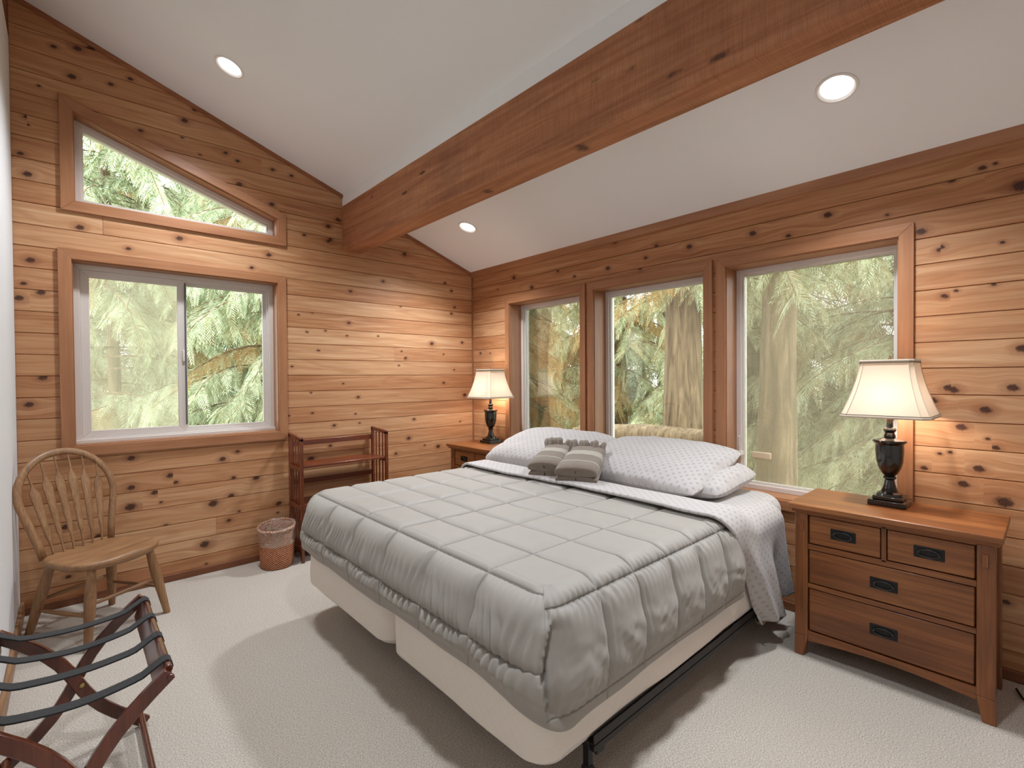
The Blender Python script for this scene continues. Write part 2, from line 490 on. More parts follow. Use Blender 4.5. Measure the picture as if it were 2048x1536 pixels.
def glass():
    t = NT('window_glass')
    fr = t.n('Fresnel', {'IOR': 1.45}).outputs[0]
    g = t.n('BsdfGlossy', {'Color': (1, 1, 1, 1), 'Roughness': 0.01}); tr = t.n('BsdfTransparent', {'Color': (0.97, 0.985, 0.97, 1)})
    return t.surf(t.n('MixShader', {0: t.math('MULTIPLY', fr, 0.8), 1: tr.outputs[0], 2: g.outputs[0]}).outputs[0])
M['glass'] = glass()
def screen(f=0.5):
    t = NT('insect_screen')
    d = t.n('BsdfDiffuse', {'Color': srgb(176, 166, 146)}); tl = t.n('BsdfTranslucent', {'Color': srgb(190, 180, 158)}); tr = t.n('BsdfTransparent', {'Color': (1, 1, 1, 1)})
    a = t.n('MixShader', {0: 0.7, 1: d.outputs[0], 2: tl.outputs[0]})
    v = t.n('TexCoord').outputs['Object']
    w = t.noise(v, 30, 2, 0.5)
    return t.surf(t.n('MixShader', {0: t.math('ADD', f - 0.05, t.math('MULTIPLY', w, 0.1)), 1: tr.outputs[0], 2: a.outputs[0]}).outputs[0])
M['screen'] = screen(0.30)

def foliage_mat(name, c0, c1, brown):
    t = NT(name)
    at = t.n('Attribute', None, attribute_name='tint')
    sp = t.n('SeparateColor', {0: at.outputs['Color']})
    c = t.mix(sp.outputs[0], c0, c1)
    c = t.mix(sp.outputs[1], c, brown)
    d = t.n('BsdfDiffuse', {'Color': c}); tr = t.n('BsdfTranslucent', {'Color': c})
    return t.surf(t.n('MixShader', {0: 0.35, 1: d.outputs[0], 2: tr.outputs[0]}).outputs[0])
M['cedar_leaf'] = foliage_mat('cedar_foliage', srgb(96, 112, 70), srgb(214, 225, 194), srgb(170, 136, 88))
def bark():
    t = NT('cedar_bark')
    v = t.n('TexCoord').outputs['Object']
    g = t.noise(t.vmath('MULTIPLY', v, (16, 16, 1.6)), 1.0, 4, 0.6, 0.8)
    c = t.ramp(g, [(0.3, srgb(84, 66, 48)), (0.55, srgb(126, 106, 80)), (0.75, srgb(156, 134, 104))])
    t.bsdf(c, 0.95, t.bump(g, 0.8, 0.04))
    return t.m
M['bark'] = bark()
def forest_floor():
    t = NT('forest_floor')
    v = t.n('TexCoord').outputs['Object']
    g = t.noise(v, 1.3, 5, 0.65); g2 = t.noise(v, 11, 4, 0.65)
    c = t.ramp(t.math('ADD', t.math('MULTIPLY', g, 0.6), t.math('MULTIPLY', g2, 0.4)), [(0.34, srgb(112, 100, 66)), (0.5, srgb(150, 146, 104)), (0.68, srgb(186, 184, 150))])
    t.bsdf(c, 0.95, t.bump(g2, 0.6, 0.05))
    return t.m
M['forest'] = forest_floor()
def wicker():
    t = NT('rust_wicker')
    v = t.n('TexCoord').outputs['Object']
    s = t.n('SeparateXYZ', {0: v})
    ang = t.math('ARCTAN2', s.outputs[1], s.outputs[0])
    w = t.math('MULTIPLY', t.math('SINE', t.math('MULTIPLY', ang, 36.0)), t.math('SINE', t.math('MULTIPLY', s.outputs[2], 420.0)))
    n = t.noise(v, 120, 2, 0.6)
    f = t.math('ADD', t.math('MULTIPLY', w, 0.55), n)
    c = t.ramp(f, [(0.15, srgb(84, 36, 18)), (0.5, srgb(166, 92, 56)), (0.85, srgb(220, 160, 116))])
    t.bsdf(c, 0.6, t.bump(w, 0.6, 0.004))
    return t.m
M['wicker'] = wicker()
def liner():
    t = NT('clear_bin_liner')
    v = t.n('TexCoord').outputs['Object']
    n = t.noise(v, 28, 3, 0.6, 1.0)
    g = t.n('BsdfPrincipled', {'Base Color': srgb(226, 212, 196), 'Roughness': 0.25, 'Normal': t.bump(n, 0.8, 0.02)})
    tr = t.n('BsdfTransparent', {'Color': (1, 1, 1, 1)})
    return t.surf(t.n('MixShader', {0: t.ramp(n, [(0.3, 0.10), (0.72, 0.50)]), 1: tr.outputs[0], 2: g.outputs[0]}).outputs[0])
M['liner'] = liner()
# ================================================================ THE ROOM
def struct(o, label=None):
    o['kind'] = 'structure'
    if label: o['label'] = label
    return o
struct(MB().box(-ROOM_W - 0.2, 0.25, ROOM_Y - 0.2, 0.2, -0.2, 0.0).build('floor', M['carpet']), 'beige cut pile carpet covering the bedroom floor')

def inset_poly(poly, d):
    """convex polygon, counter-clockwise; d may be one value per edge"""
    n = len(poly)
    if not hasattr(d, '__len__'): d = [d] * n
    L = []
    for i in range(n):
        a = Vector(poly[i]); b = Vector(poly[(i + 1) % n]); t = (b - a).normalized(); nn = Vector((-t.y, t.x))
        L.append((a + nn * d[i], t))
    out = []
    for i in range(n):
        p, t = L[i - 1]; q, u = L[i]
        den = t.x * u.y - t.y * u.x
        s = ((q.x - p.x) * u.y - (q.y - p.y) * u.x) / den
        out.append(tuple(p + t * s))
    return out
def side_quads(outer, inner):
    n = len(outer)
    return [[outer[i], outer[(i + 1) % n], inner[(i + 1) % n], inner[i]] for i in range(n)]

# ---- openings: counter-clockwise outer casing outlines in wall coordinates
def rect(l0, l1, z0, z1): return [(l0, z0), (l1, z0), (l1, z1), (l0, z1)]
def tz(x): return 2.648 - SLOPE * (x + 1.831)
SLIDER = rect(-3.143, -1.837, 0.905, 2.172)
TRANSOM = [(-3.125, 2.404), (-1.831, 2.404), (-1.831, tz(-1.831)), (-3.125, tz(-3.125))]
WIN_B = [rect(-1.498, -0.524, 0.58, 2.121), rect(-2.548, -1.520, 0.58, 2.121), rect(-3.567, -2.572, 0.58, 2.121)]

# ---- backing walls (solid, behind the boards)
G = 0.009
TH = 0.20
bw = MB()
hs = inset_poly(SLIDER, 0.05); ht = inset_poly(TRANSOM, 0.05)
XL, XR = -ROOM_W - 0.25, 0.25
bw.prism([(XL, -0.1), (hs[0][0], -0.1), (hs[0][0], ceil_z(hs[0][0]) + 0.3), (XL, ceil_z(XL) + 0.3)], 'y', G, TH)
bw.prism([(hs[1][0], -0.1), (XR, -0.1), (XR, ceil_z(XR) + 0.3), (hs[1][0], ceil_z(hs[1][0]) + 0.3)], 'y', G, TH)
bw.prism([(hs[0][0], -0.1), (hs[1][0], -0.1), (hs[1][0], hs[0][1]), (hs[0][0], hs[0][1])], 'y', G, TH)
bw.prism([(hs[0][0], hs[2][1]), (hs[1][0], hs[2][1]), (hs[1][0], ht[0][1]), (hs[0][0], ht[0][1])], 'y', G, TH)
bw.prism([(hs[0][0], ht[3][1]), (hs[1][0], ht[2][1] + 0.003), (hs[1][0], ceil_z(hs[1][0]) + 0.3), (hs[0][0], ceil_z(hs[0][0]) + 0.3)], 'y', G, TH)
bw.box(ht[0][0] - 0.05, ht[0][0], G, TH, ht[0][1], ht[3][1])
wall_back = struct(bw.build('wall_back', M['trim_x']), 'gable wall clad in horizontal knotty cedar boards')
rw = MB()
ys = [0.2]
hb = [inset_poly(w, 0.05) for w in WIN_B]
edges = [TH] + [e for h in hb for e in (h[1][0], h[0][0])] + [ROOM_Y - 0.2]
for i in range(0, len(edges), 2):
    rw.box(G, TH, edges[i + 1], edges[i], -0.1, Z_LOW + 0.3)
for h in hb:
    rw.box(G, TH, h[0][0], h[1][0], -0.1, h[0][1]); rw.box(G, TH, h[0][0], h[1][0], h[2][1], Z_LOW + 0.3)
wall_right = struct(rw.build('wall_right', M['trim_y']), 'window wall clad in horizontal knotty cedar boards')
lw = MB().box(-ROOM_W - 0.2, -ROOM_W, ROOM_Y - 0.2, 0.0, -0.1, 3.345)
wall_left = struct(lw.build('wall_left', M['white_wall'], bevel=0.012, seg=3), 'plain white painted side wall')
struct(MB().box(-ROOM_W - 0.2, -ROOM_W - 0.03, ROOM_Y - 0.2, 0.0, 3.345, 3.9).build('trim_4', M['trim_y']), 'wooden band along the top of the white wall')
fw = MB().box(-ROOM_W - 0.2, 0.2, ROOM_Y - 0.2, ROOM_Y, -0.1, 3.9)
struct(fw.build('wall_front', M['white_wall']), 'plain white wall behind the viewer')

# ---- boards
KNOTS_BACK = [(-3.141,3.371,1),(-3.034,3.408,2),(-2.972,3.435,2),(-3.062,3.226,2),(-2.878,3.251,1),(-2.425,3.253,1),(-2.485,3.158,2),(-2.729,3.008,1),(-2.501,3.036,0),(-2.397,2.95,0),(-2.237,3.01,1),(-2.16,2.974,1),(-1.919,2.978,1),(-1.781,2.969,1),(-2.151,2.807,2),(-1.929,2.712,2),(-3.263,2.911,1),(-3.26,2.866,0),(-3.292,2.69,1),(-3.264,2.579,2),(-3.038,2.314,2),(-2.525,2.341,2),(-1.952,2.32,2),(-1.4,2.699,1),(-1.689,2.522,1),(-1.489,2.525,3),(-3.259,2.079,2),(-3.29,1.938,1),(-3.217,1.894,2),(-3.31,1.852,2),(-3.216,1.39,2),(-3.277,1.232,2),(-1.95,2.32,1),(-1.741,1.881,0),(-1.631,1.907,0),(-1.676,1.746,0),(-1.584,1.601,0),(-1.652,1.258,0),(-1.823,1.081,0),(-1.644,1.093,0),(-2.808,0.863,2),(-2.189,0.839,1),(-2.286,0.796,2),(-2.6,0.721,2),(-2.569,0.669,1),(-2.811,0.671,2),(-2.687,0.619,2),(-2.816,0.546,3),(-2.217,0.651,1),(-2.065,0.629,2),(-2.234,0.521,2),(-2.349,0.485,3),(-1.907,0.408,2),(-2.654,0.547,0),(-2.184,0.397,0),(-2.252,0.344,1),(-2.63,0.384,1),(-2.405,0.206,3),(-2.809,0.234,2),(-2.978,0.39,2),(-3.15,0.718,2),(-3.129,0.481,2),(-1.489,2.51,2),(-0.785,2.518,2),(-0.338,2.306,1),(-1.409,2.704,2),(-1.327,1.844,1),(-1.345,1.735,0),(-1.528,1.766,0),(-1.678,1.749,0),(-1.058,1.746,0),(-0.497,1.703,2),(-1.591,1.603,0),(-0.826,1.618,0),(-0.786,1.556,1),(-0.362,1.603,0),(-0.135,1.728,1),(-0.264,2.011,1),(-0.831,2.03,0),(-1.277,1.067,0),(-1.64,1.094,0),(-1.824,1.081,0),(-1.419,0.87,0),(-1.499,0.814,1),(-1.659,0.72,3),(-0.76,0.811,2),(-0.895,0.682,1),(-0.436,0.702,2),(-0.589,0.729,0),(-2.068,0.629,2),(-1.909,0.405,2),(-1.241,0.986,0)]
KNOTS_RIGHT = [(-0.637,2.305,2),(-0.875,2.18,2),(-0.402,2.228,0),(-1.192,2.274,1),(-1.376,2.199,1),(-1.713,2.21,2),(-1.78,2.4,2),(-2.049,2.228,1),(-2.384,2.241,2),(-2.135,2.297,1),(-2.001,2.156,1),(-0.128,1.618,1),(-0.283,1.612,0),(-2.795,2.238,2),(-3.194,2.251,2),(-2.995,2.18,1),(-3.592,2.07,2),(-3.666,1.979,1),(-3.68,1.744,1),(-3.697,1.305,2),(-3.636,1.243,2),(-3.458,2.185,0),(-3.937,1.481,2),(-3.711,1.296,2),(-3.91,1.308,2),(-3.823,1.206,2),(-3.741,1.121,2),(-3.831,1.073,0),(-3.857,1.035,1),(-3.703,0.998,0),(-3.665,0.987,0),(-3.802,0.933,2),(-3.607,0.91,1),(-3.75,0.854,2),(-3.885,0.794,3),(-3.808,2.311,1),(-3.93,2.195,3),(-3.703,2.285,1),(-3.851,2.317,0),(-3.663,1.967,1),(-3.875,1.958,0),(-3.68,1.742,1),(-3.721,1.763,0),(-3.848,1.774,0)]
KR = [0.0070, 0.0115, 0.0170, 0.025]
def clip_poly(poly, hp):
    a, b, c = hp
    out = []
    for i in range(len(poly)):
        p, q = poly[i], poly[(i + 1) % len(poly)]
        dp = a * p[0] + b * p[1] - c; dq = a * q[0] + b * q[1] - c
        if dp <= 0: out.append(p)
        if (dp < 0) != (dq < 0) and dp != 0 and dq != 0:
            t = dp / (dp - dq); out.append((p[0] + t * (q[0] - p[0]), p[1] + t * (q[1] - p[1])))
    return out
def make_plank(parent, place, c0, c1, cells, knots, seed, tone, flip):
    """cells: list of (l0, l1, halfplanes); place(l, c, depth) -> xyz"""
    B, D = 0.0032, 0.0075
    bands = [(c0, c0 + B), (c0 + B, c1 - B), (c1 - B, c1)]
    def depth(c): return D * max(0.0, 1 - min(c - c0, c1 - c) / B)
    lmin = min(c[0] for c in cells); lmax = max(c[1] for c in cells)
    ks = sorted([k for k in knots if lmin - 0.05 <= k[0] <= lmax + 0.05])
    cuts = [(ks[i][0] + ks[i + 1][0]) / 2 for i in range(len(ks) - 1)]
    V, F, UG, UK, CK = [], [], [], [], []
    for (l0, l1, hps) in cells:
        cc = [l0] + [c for c in cuts if l0 < c < l1] + [l1]
        for a, b in zip(cc[:-1], cc[1:]):
            mid = (a + b) / 2
            kn = ks[sum(1 for c in cuts if c < mid)] if ks else (mid + 50, c0, 0)
            for (z0, z1) in bands:
                poly = [(a, z0), (b, z0), (b, z1), (a, z1)]
                for hp in hps:
                    poly = clip_poly(poly, hp)
                    if len(poly) < 3: break
                if len(poly) < 3: continue
                n = len(V)
                for (l, c) in poly:
                    V.append(place(l, c, depth(c)))
                    UG.append((l + seed * 3.7, c)); UK.append((l - kn[0], c - kn[1])); CK.append((KR[kn[2]] / 0.05 if ks else 0.0, tone, seed, 1))
                F.append(tuple(range(n, n + len(poly)))[::flip])
    if not F: return None
    me = mesh_from('plank', V, F, M['plank'])
    for nm, dat in (('grain', UG), ('knot', UK)):
        l = me.uv_layers.new(name=nm)
        for lp in me.loops: l.data[lp.index].uv = dat[lp.vertex_index]
    ca = me.attributes.new('pk', 'FLOAT_COLOR', 'POINT')
    for i, c in enumerate(CK): ca.data[i].color = c
    o = bpy.data.objects.new('plank', me)
    return link(o, parent)
def spread(row_knots, l0, l1, c0, c1, rr, lo=0.35, hi=0.9):
    """unlisted boards get their own scatter of knots"""
    if len(row_knots) >= max(1, (l1 - l0) / 1.2): return row_knots
    out = list(row_knots); l = l0 + rr.uniform(0.1, 0.6)
    while l < l1:
        if all(abs(l - k[0]) > 0.2 for k in row_knots):
            out.append((l, rr.uniform(c0 + 0.02, c1 - 0.02), rr.choice([0, 0, 1, 1, 2])))
        l += rr.uniform(lo, hi)
    return out

rr = random.Random(5)
placeA = lambda l, c, d: (l, d, c)
hs2 = inset_poly(SLIDER, 0.02); ht2 = inset_poly(TRANSOM, 0.02)
ceil_hp = (SLOPE, 1.0, Z_LOW)
sl_t = (-SLOPE, -1.0, -(ht2[2][1] + SLOPE * ht2[2][0]))
jointsA = {-9: [-2.333], 7: [-2.93], 1: [-0.9], 12: [-2.0], -6: [-1.2]}
for k in range(-11, 18):
    c0, c1 = max(0.0, row_z(k)), row_z(k + 1)
    if c0 >= ceil_z(-ROOM_W): break
    segs = [(-ROOM_W, 0.0, [ceil_hp])]
    def cut(segs, x0, x1, extra):
        out = []
        for (a, b, h) in segs:
            out.append((a, min(b, x0), h)); out += [(max(a, x0), min(b, x1), h + e) for e in extra]; out.append((max(a, x1), b, h))
        return [s for s in out if s[1] - s[0] > 1e-4]
    if c1 > hs2[0][1] and c0 < hs2[2][1]:
        ex = []
        if c0 < hs2[0][1]: ex.append([(0, 1, hs2[0][1])])
        if c1 > hs2[2][1]: ex.append([(0, -1, -hs2[2][1])])
        segs = cut(segs, hs2[0][0], hs2[1][0], ex)
    if c1 > ht2[0][1] and c0 < ht2[3][1]:
        ex = []
        if c0 < ht2[0][1]: ex.append([(0, 1, ht2[0][1])])
        ex.append([sl_t, (0, -1, -ht2[0][1])] if c0 < ht2[0][1] else [sl_t])
        segs = cut(segs, ht2[0][0], ht2[1][0], ex)
    # group touching cells into boards
    groups = []
    full_gap = (c0 >= hs2[0][1] and c1 <= hs2[2][1])
    left = [s for s in segs if s[1] <= -1.9 + 0.3 and s[0] < -3.0 and s[1] < -3.0]
    if full_gap:
        groups = [[s for s in segs if s[1] < -2.5], [s for s in segs if s[0] > -2.5]]
    else:
        groups = [segs]
    for j in jointsA.get(k, []):
        ng = []
        for g in groups:
            A = [(a, min(b, j), h) for (a, b, h) in g if a < j - 1e-3]; Bq = [(max(a, j + 0.0015), b, h) for (a, b, h) in g if b > j + 2e-3]
            ng += [x for x in (A, Bq) if x]
        groups = ng
    kn = [q for q in KNOTS_BACK if c0 < q[1] < c1]
    kn = spread(kn, -ROOM_W, 0, c0, c1, rr, 0.5, 1.2)
    for g in groups:
        if g: make_plank(wall_back, placeA, c0, c1, g, kn, rr.random(), rr.uniform(0.0, 1.0) * 0.8 + 0.1, 1)
placeB = lambda l, c, d: (d, l, c)
for k in range(-11, 9):
    c0, c1 = max(0.0, row_z(k)), min(row_z(k + 1), Z_LOW)
    if c0 >= Z_LOW: break
    segs = [(ROOM_Y, 0.0, [])]
    for w in WIN_B:
        h = inset_poly(w, 0.02)
        if c1 > h[0][1] and c0 < h[2][1]:
            ex = []
            if c0 < h[0][1]: ex.append([(0, 1, h[0][1])])
            if c1 > h[2][1]: ex.append([(0, -1, -h[2][1])])
            segs = cut(segs, h[0][0], h[1][0], ex)
    whole = not (c0 >= WIN_B[0][0][1] + 0.02 and c1 <= WIN_B[0][2][1] - 0.02)
    groups = [segs] if whole else [[s] for s in segs]
    kn = [q for q in KNOTS_RIGHT if c0 < q[1] < c1]
    kn = kn + [(l, rr.uniform(c0 + 0.02, c1 - 0.02), rr.choice([0, 1, 1, 2])) for l in [-4.05 - 0.35 * i - rr.random() * 0.3 for i in range(3)]]
    kn = spread(kn, -4.0, 0, c0, c1, rr, 0.5, 1.2)
    for g in groups: make_plank(wall_right, placeB, c0, c1, g, kn, rr.random(), rr.uniform(0.1, 0.9), -1)

# ---- trims
crown = MB().prism([(0.0, 2.395), (-0.014, 2.398), (-0.020, 2.41), (-0.022, 2.43), (-0.030, ceil_z(-0.03)), (0.0, Z_LOW)], 'y', 0.0, ROOM_Y)
struct(crown.build('trim_1', M['trim_y'], smooth=True), 'cedar crown strip along the top of the window wall')
gt = MB().prism([(-ROOM_W, ceil_z(-ROOM_W)), (0, Z_LOW), (0, Z_LOW - 0.028), (-ROOM_W, ceil_z(-ROOM_W) - 0.028)][::-1], 'y', -0.014, 0.0)
struct(gt.build('trim_2', M['beam_x']), 'thin sloping cedar strip under the ceiling on the gable wall')
struct(MB().box(-0.012, 0.0, -0.012, 0.0, 0.04, 2.40).build('trim_3', M['beam_z']), 'slim vertical corner strip between the two cedar walls')
struct(MB().box(-ROOM_W, -0.0, -0.016, 0.0, 0.0, 0.047).build('baseboard_back', M['base_x'], bevel=0.003), 'low dark wooden baseboard under the gable wall')
struct(MB().box(-0.016, 0.0, ROOM_Y, -0.016, 0.0, 0.050).build('baseboard_right', M['base_y'], bevel=0.003), 'low dark wooden baseboard under the window wall')
struct(MB().box(-ROOM_W, -ROOM_W + 0.018, ROOM_Y, -0.016, 0.0, 0.09).build('baseboard_left', M['oak_y'], bevel=0.004), 'wooden baseboard along the white wall')

# ---- ceiling with round cut-outs for the downlights
LIGHTS = [(-2.356, -0.672), (-0.581, -0.694), (-0.568, -3.379), (-2.356, -3.40)]
LR = 0.076
ct = math.cos(math.atan(SLOPE))
cb = MB()
xs = [-ROOM_W - 0.05, -2.506, -2.206, -0.7245, -0.4245, 0.02]
yy = [ROOM_Y - 0.05, -3.54, -3.24, -0.833, -0.533, 0.02]
def cp(x, y): return (x, y, ceil_z(x))
for i in range(5):
    for j in range(5):
        x0, x1, y0, y1 = xs[i], xs[i + 1], yy[j], yy[j + 1]
        hit = [l for l in LIGHTS if x0 < l[0] < x1 and y0 < l[1] < y1]
        if not hit:
            cb.add([cp(x0, y0), cp(x1, y0), cp(x1, y1), cp(x0, y1)], [(0, 1, 2, 3)]); continue
        lx, ly = hit[0]; n = 40
        inner, outer = [], []
        for q in range(n):
            a = 2 * PI * q / n; dx, dy = math.cos(a), math.sin(a)
            inner.append(cp(lx + dx * LR * ct, ly + dy * LR))
            t = min(((x1 - lx) / dx if dx > 1e-9 else 9), ((x0 - lx) / dx if dx < -1e-9 else 9), ((y1 - ly) / dy if dy > 1e-9 else 9), ((y0 - ly) / dy if dy < -1e-9 else 9))
            outer.append(cp(lx + dx * t, ly + dy * t))
        cb.add(inner + outer, [(q, (q + 1) % n, (q + 1) % n + n, q + n) for q in range(n)])
        for (cx, cy) in ((x0, y0), (x1, y0), (x1, y1), (x0, y1)):
            ds = sorted(range(n), key=lambda q: (outer[q][0] - cx) ** 2 + (outer[q][1] - cy) ** 2)[:2]
            cb.add([outer[ds[0]], cp(cx, cy), outer[ds[1]]], [(0, 1, 2)])
ceiling = struct(cb.build('ceiling', M['ceiling']), 'white sloping painted ceiling')
roof = MB().prism([(XL, ceil_z(XL) + 0.16), (XR, ceil_z(XR) + 0.16), (XR, ceil_z(XR) + 0.3), (XL, ceil_z(XL) + 0.3)], 'y', 0.25, ROOM_Y - 0.25)  # unseen slab above the ceiling, added to block the sky light
roof.build('sky_block_roof', M['white_wall'], ceiling)

def downlight(x, y, label):
    t = thing('recessed_light', label, 'ceiling light', (x, y, ceil_z(x)), 0, 'recessed ceiling lights')
    t.rotation_euler = (0, math.atan(SLOPE), 0)
    MB().lathe([(0.064, 0.004), (0.072, -0.004), (0.082, -0.004), (0.084, -0.001), (0.084, 0.0005)], seg=40, capb=False, capt=False).build('trim_ring', M['fixture'], t, smooth=True)
    MB().lathe([(0.066, 0.002), (0.056, 0.05), (0.052, 0.075)], seg=40, capb=False, capt=False).build('reflector', M['fixture'], t, smooth=True)
    MB().lathe([(0.0005, 0.026), (0.02, 0.0255), (0.040, 0.030), (0.055, 0.044)], seg=32, capb=True, capt=False).build('lens', M['lens'], t, smooth=True)
    d = bpy.data.lights.new('downlight_beam', 'SPOT'); d.energy = DOWNLIGHT_W; d.color = (0.87, 0.93, 1.0)
    d.spot_size = R(130); d.spot_blend = 1.0; d.shadow_soft_size = 0.09
    o = bpy.data.objects.new('downlight_beam', d); link(o, t)
    o.location = (0, 0, -0.012); o.rotation_euler = (0, -math.atan(SLOPE) * 0.6, 0)
downlight(*LIGHTS[0], 'lit round recessed ceiling light above the transom window, left of the beam')
downlight(*LIGHTS[1], 'lit round recessed ceiling light near the corner beyond the beam')
downlight(*LIGHTS[2], 'lit round recessed ceiling light above the near nightstand')
downlight(*LIGHTS[3], 'lit round recessed ceiling light above the luggage rack, outside the picture')

# ---- beam
bm_ = thing('ceiling_beam', 'massive rough sawn wooden beam running under the ceiling', 'beam', (-1.293, 0, 2.45))
def rough_beam():
    nx, ny = 6, 120
    me = MB().box(-0.082, 0.082, ROOM_Y, 0.0, 0.0, 0.373)
    return me
rough_beam().build('timber', M['timber'], bm_, bevel=0.006)
MB().prism([(-0.078, 0.373), (0.078, 0.373), (0.078, ceil_z(-1.293 + 0.078) - 2.45 + 0.01), (-0.078, ceil_z(-1.293 - 0.078) - 2.45 + 0.01)], 'y', ROOM_Y, 0.0).build('filler_strip', M['ceiling'], bm_)

# ---- windows
def window(name, label, outline, axis, jamb0, frame0, frame1, cw=0.062, fw=0.042):
    """outline: casing outline in wall coordinates. Interior is the negative side of the axis."""
    root = bpy.data.objects.new(name, None); link(root); struct(root, label)
    run = 'x' if axis == 'y' else 'y'
    inner = inset_poly(outline, cw)
    for i, q in enumerate(side_quads(outline, inner)):
        vert = abs(q[0][0] - q[1][0]) < 0.05
        MB().prism(q, axis, -0.019, 0.003).build('casing', M['trim_z' if vert else 'trim_' + run], root, bevel=0.002)
    jin = inset_poly(outline, cw + 0.006); jout = inset_poly(outline, cw - 0.014)
    for i, q in enumerate(side_quads(jout, jin)):
        vert = abs(q[0][0] - q[1][0]) < 0.05
        MB().prism(q, axis, jamb0, frame1).build('jamb', M['trim_z' if vert else 'trim_' + run], root)
    fin = inset_poly(jin, fw)
    f = MB()
    for q in side_quads(jin, fin): f.prism(q, axis, frame0, frame1)
    f.build('frame', M['vinyl'], root, bevel=0.002)
    # stepped inner bead
    bin_ = inset_poly(fin, 0.012)
    f = MB()
    for q in side_quads(fin, bin_): f.prism(q, axis, frame0 + 0.018, frame1)
    f.build('glazing_bead', M['vinyl'], root)
    return root, jin, fin, bin_
def pane(root, poly, axis, a, mat='glass', name='pane'):
    return MB().prism(poly, axis, a, a + 0.004).build(name, M[mat], root)
w1, jin, fin, bin_ = window('window_1', 'white sliding window in wooden casing on the gable wall', SLIDER, 'y', -0.004, 0.085, 0.165, fw=0.032)
def sash(root, poly, axis, a, b, w, screen_=False, name='sash'):
    inn = inset_poly(poly, w)
    s = MB()
    for q in side_quads(poly, inn): s.prism(q, axis, a, b)
    s.build(name, M['vinyl'], root, bevel=0.003)
    return inn
x0, x1, z0, z1 = fin[0][0], fin[1][0], fin[0][1], fin[2][1]
xm = -2.517
iL = sash(w1, rect(x0, xm + 0.03, z0, z1), 'y', 0.100, 0.122, 0.045)
pane(w1, iL, 'y', 0.110)
iR = sash(w1, rect(xm + 0.012, x1, z0, z1), 'y', 0.128, 0.150, 0.034)
pane(w1, iR, 'y', 0.138)
pane(w1, rect(x0 + 0.01, xm + 0.02, z0 + 0.01, z1 - 0.01), 'y', 0.156, 'screen', 'insect_screen')
MB().box(xm + 0.028, xm + 0.036, 0.090, 0.102, z0 + 0.05, z1 - 0.02).build('interlock_strip', M['track'], w1)
MB().box(xm + 0.010, xm + 0.026, 0.086, 0.100, 1.50, 1.58).build('latch', M['vinyl'], w1, bevel=0.004)
MB().box(jin[0][0], jin[1][0], 0.060, 0.10, jin[0][1], jin[0][1] + 0.022).build('sill_track', M['vinyl'], w1, bevel=0.002)
w2, jin, fin, bin_ = window('window_2', 'trapezoid transom window following the ceiling slope', TRANSOM, 'y', -0.004, 0.085, 0.165, fw=0.03)
pane(w2, fin, 'y', 0.13)
names = ['narrow fixed window behind the far nightstand lamp', 'middle window above the bed pillows', 'casement window behind the near nightstand lamp']
for i, w in enumerate(WIN_B):
    r_, jin, fin, bin_ = window('window_%d' % (i + 3), names[i], w, 'x', -0.004, 0.135, 0.195, cw=0.060 if i else 0.055, fw=0.03)
    pane(r_, fin, 'x', 0.172)
    if i == 2:
        pane(r_, inset_poly(fin, -0.004), 'x', 0.155, 'screen', 'insect_screen')
        s = MB(); s.box(0.085, 0.135, -2.685, -2.66, 0.86, 0.885); s.tube([(0.10, -2.672, 0.88), (0.085, -2.675, 0.93), (0.08, -2.678, 0.985)], [0.008, 0.007, 0.009], 8)
        s.build('crank_handle', M['vinyl'], r_, smooth=True)
        MB().box(0.128, 0.150, -2.85, -2.735, 0.845, 0.885).build('sash_lock', M['cream_plastic'], r_, bevel=0.004)
# ================================================================ BED
# ---- metal frame
bf = thing('bed_frame', 'low dark metal bed frame on casters under the box springs', 'bed frame', (-1.07, -2.08, 0))
def LB(x0, x1, y0, y1, z0, z1): return MB().box(x0 + 1.07, x1 + 1.07, y0 + 2.08, y1 + 2.08, z0, z1)
for y, s in ((-3.034, 1), (-1.118, -1)):
    b = LB(-1.86, -0.12, min(y, y + 0.004 * s), max(y, y + 0.004 * s), 0.150, 0.205)
    b.box(-1.86 + 1.07, -0.12 + 1.07, min(y, y + 0.04 * s) + 2.08, max(y, y + 0.04 * s) + 2.08, 0.170, 0.174)
    b.build('side_rail', M['rail_metal'], bf)
for x in (-1.82, -0.30):
    LB(x - 0.02, x + 0.02, -3.03, -1.12, 0.13, 0.168).build('cross_rail', M['rail_metal'], bf)
LB(-1.9, -0.12, -2.10, -2.07, 0.13, 0.168).build('centre_rail', M['rail_metal'], bf)
for (x, y) in ((-1.845, -2.995), (-0.30, -2.955), (-1.845, -1.16), (-0.30, -1.16), (-1.0, -2.085)):
    lx, ly = x + 1.07, y + 2.08
    MB().box(lx - 0.012, lx + 0.012, ly - 0.012, ly + 0.012, 0.075, 0.18).build('leg', M['black_metal'], bf, bevel=0.002)
    c = MB(); c.lathe([(0.020, 0.066), (0.022, 0.072), (0.014, 0.085)], (lx, ly, 0), 16)
    c.box(lx - 0.020, lx - 0.015, ly - 0.014, ly + 0.014, 0.02, 0.07); c.box(lx + 0.015, lx + 0.020, ly - 0.014, ly + 0.014, 0.02, 0.07)
    co = c.build('caster', M['black_metal'], bf, smooth=True)
    n = 20; v = []
    for sx in (-0.0125, 0.0125):
        v += [(lx + sx, ly + 0.028 * math.cos(2 * PI * k / n), 0.028 + 0.028 * math.sin(2 * PI * k / n)) for k in range(n)]
    MB().add(v, [tuple(range(n)), tuple(range(n, 2 * n))] + [(k, (k + 1) % n, (k + 1) % n + n, k + n) for k in range(n)]).build('wheel', M['cream_plastic'], co, bevel=0.003)

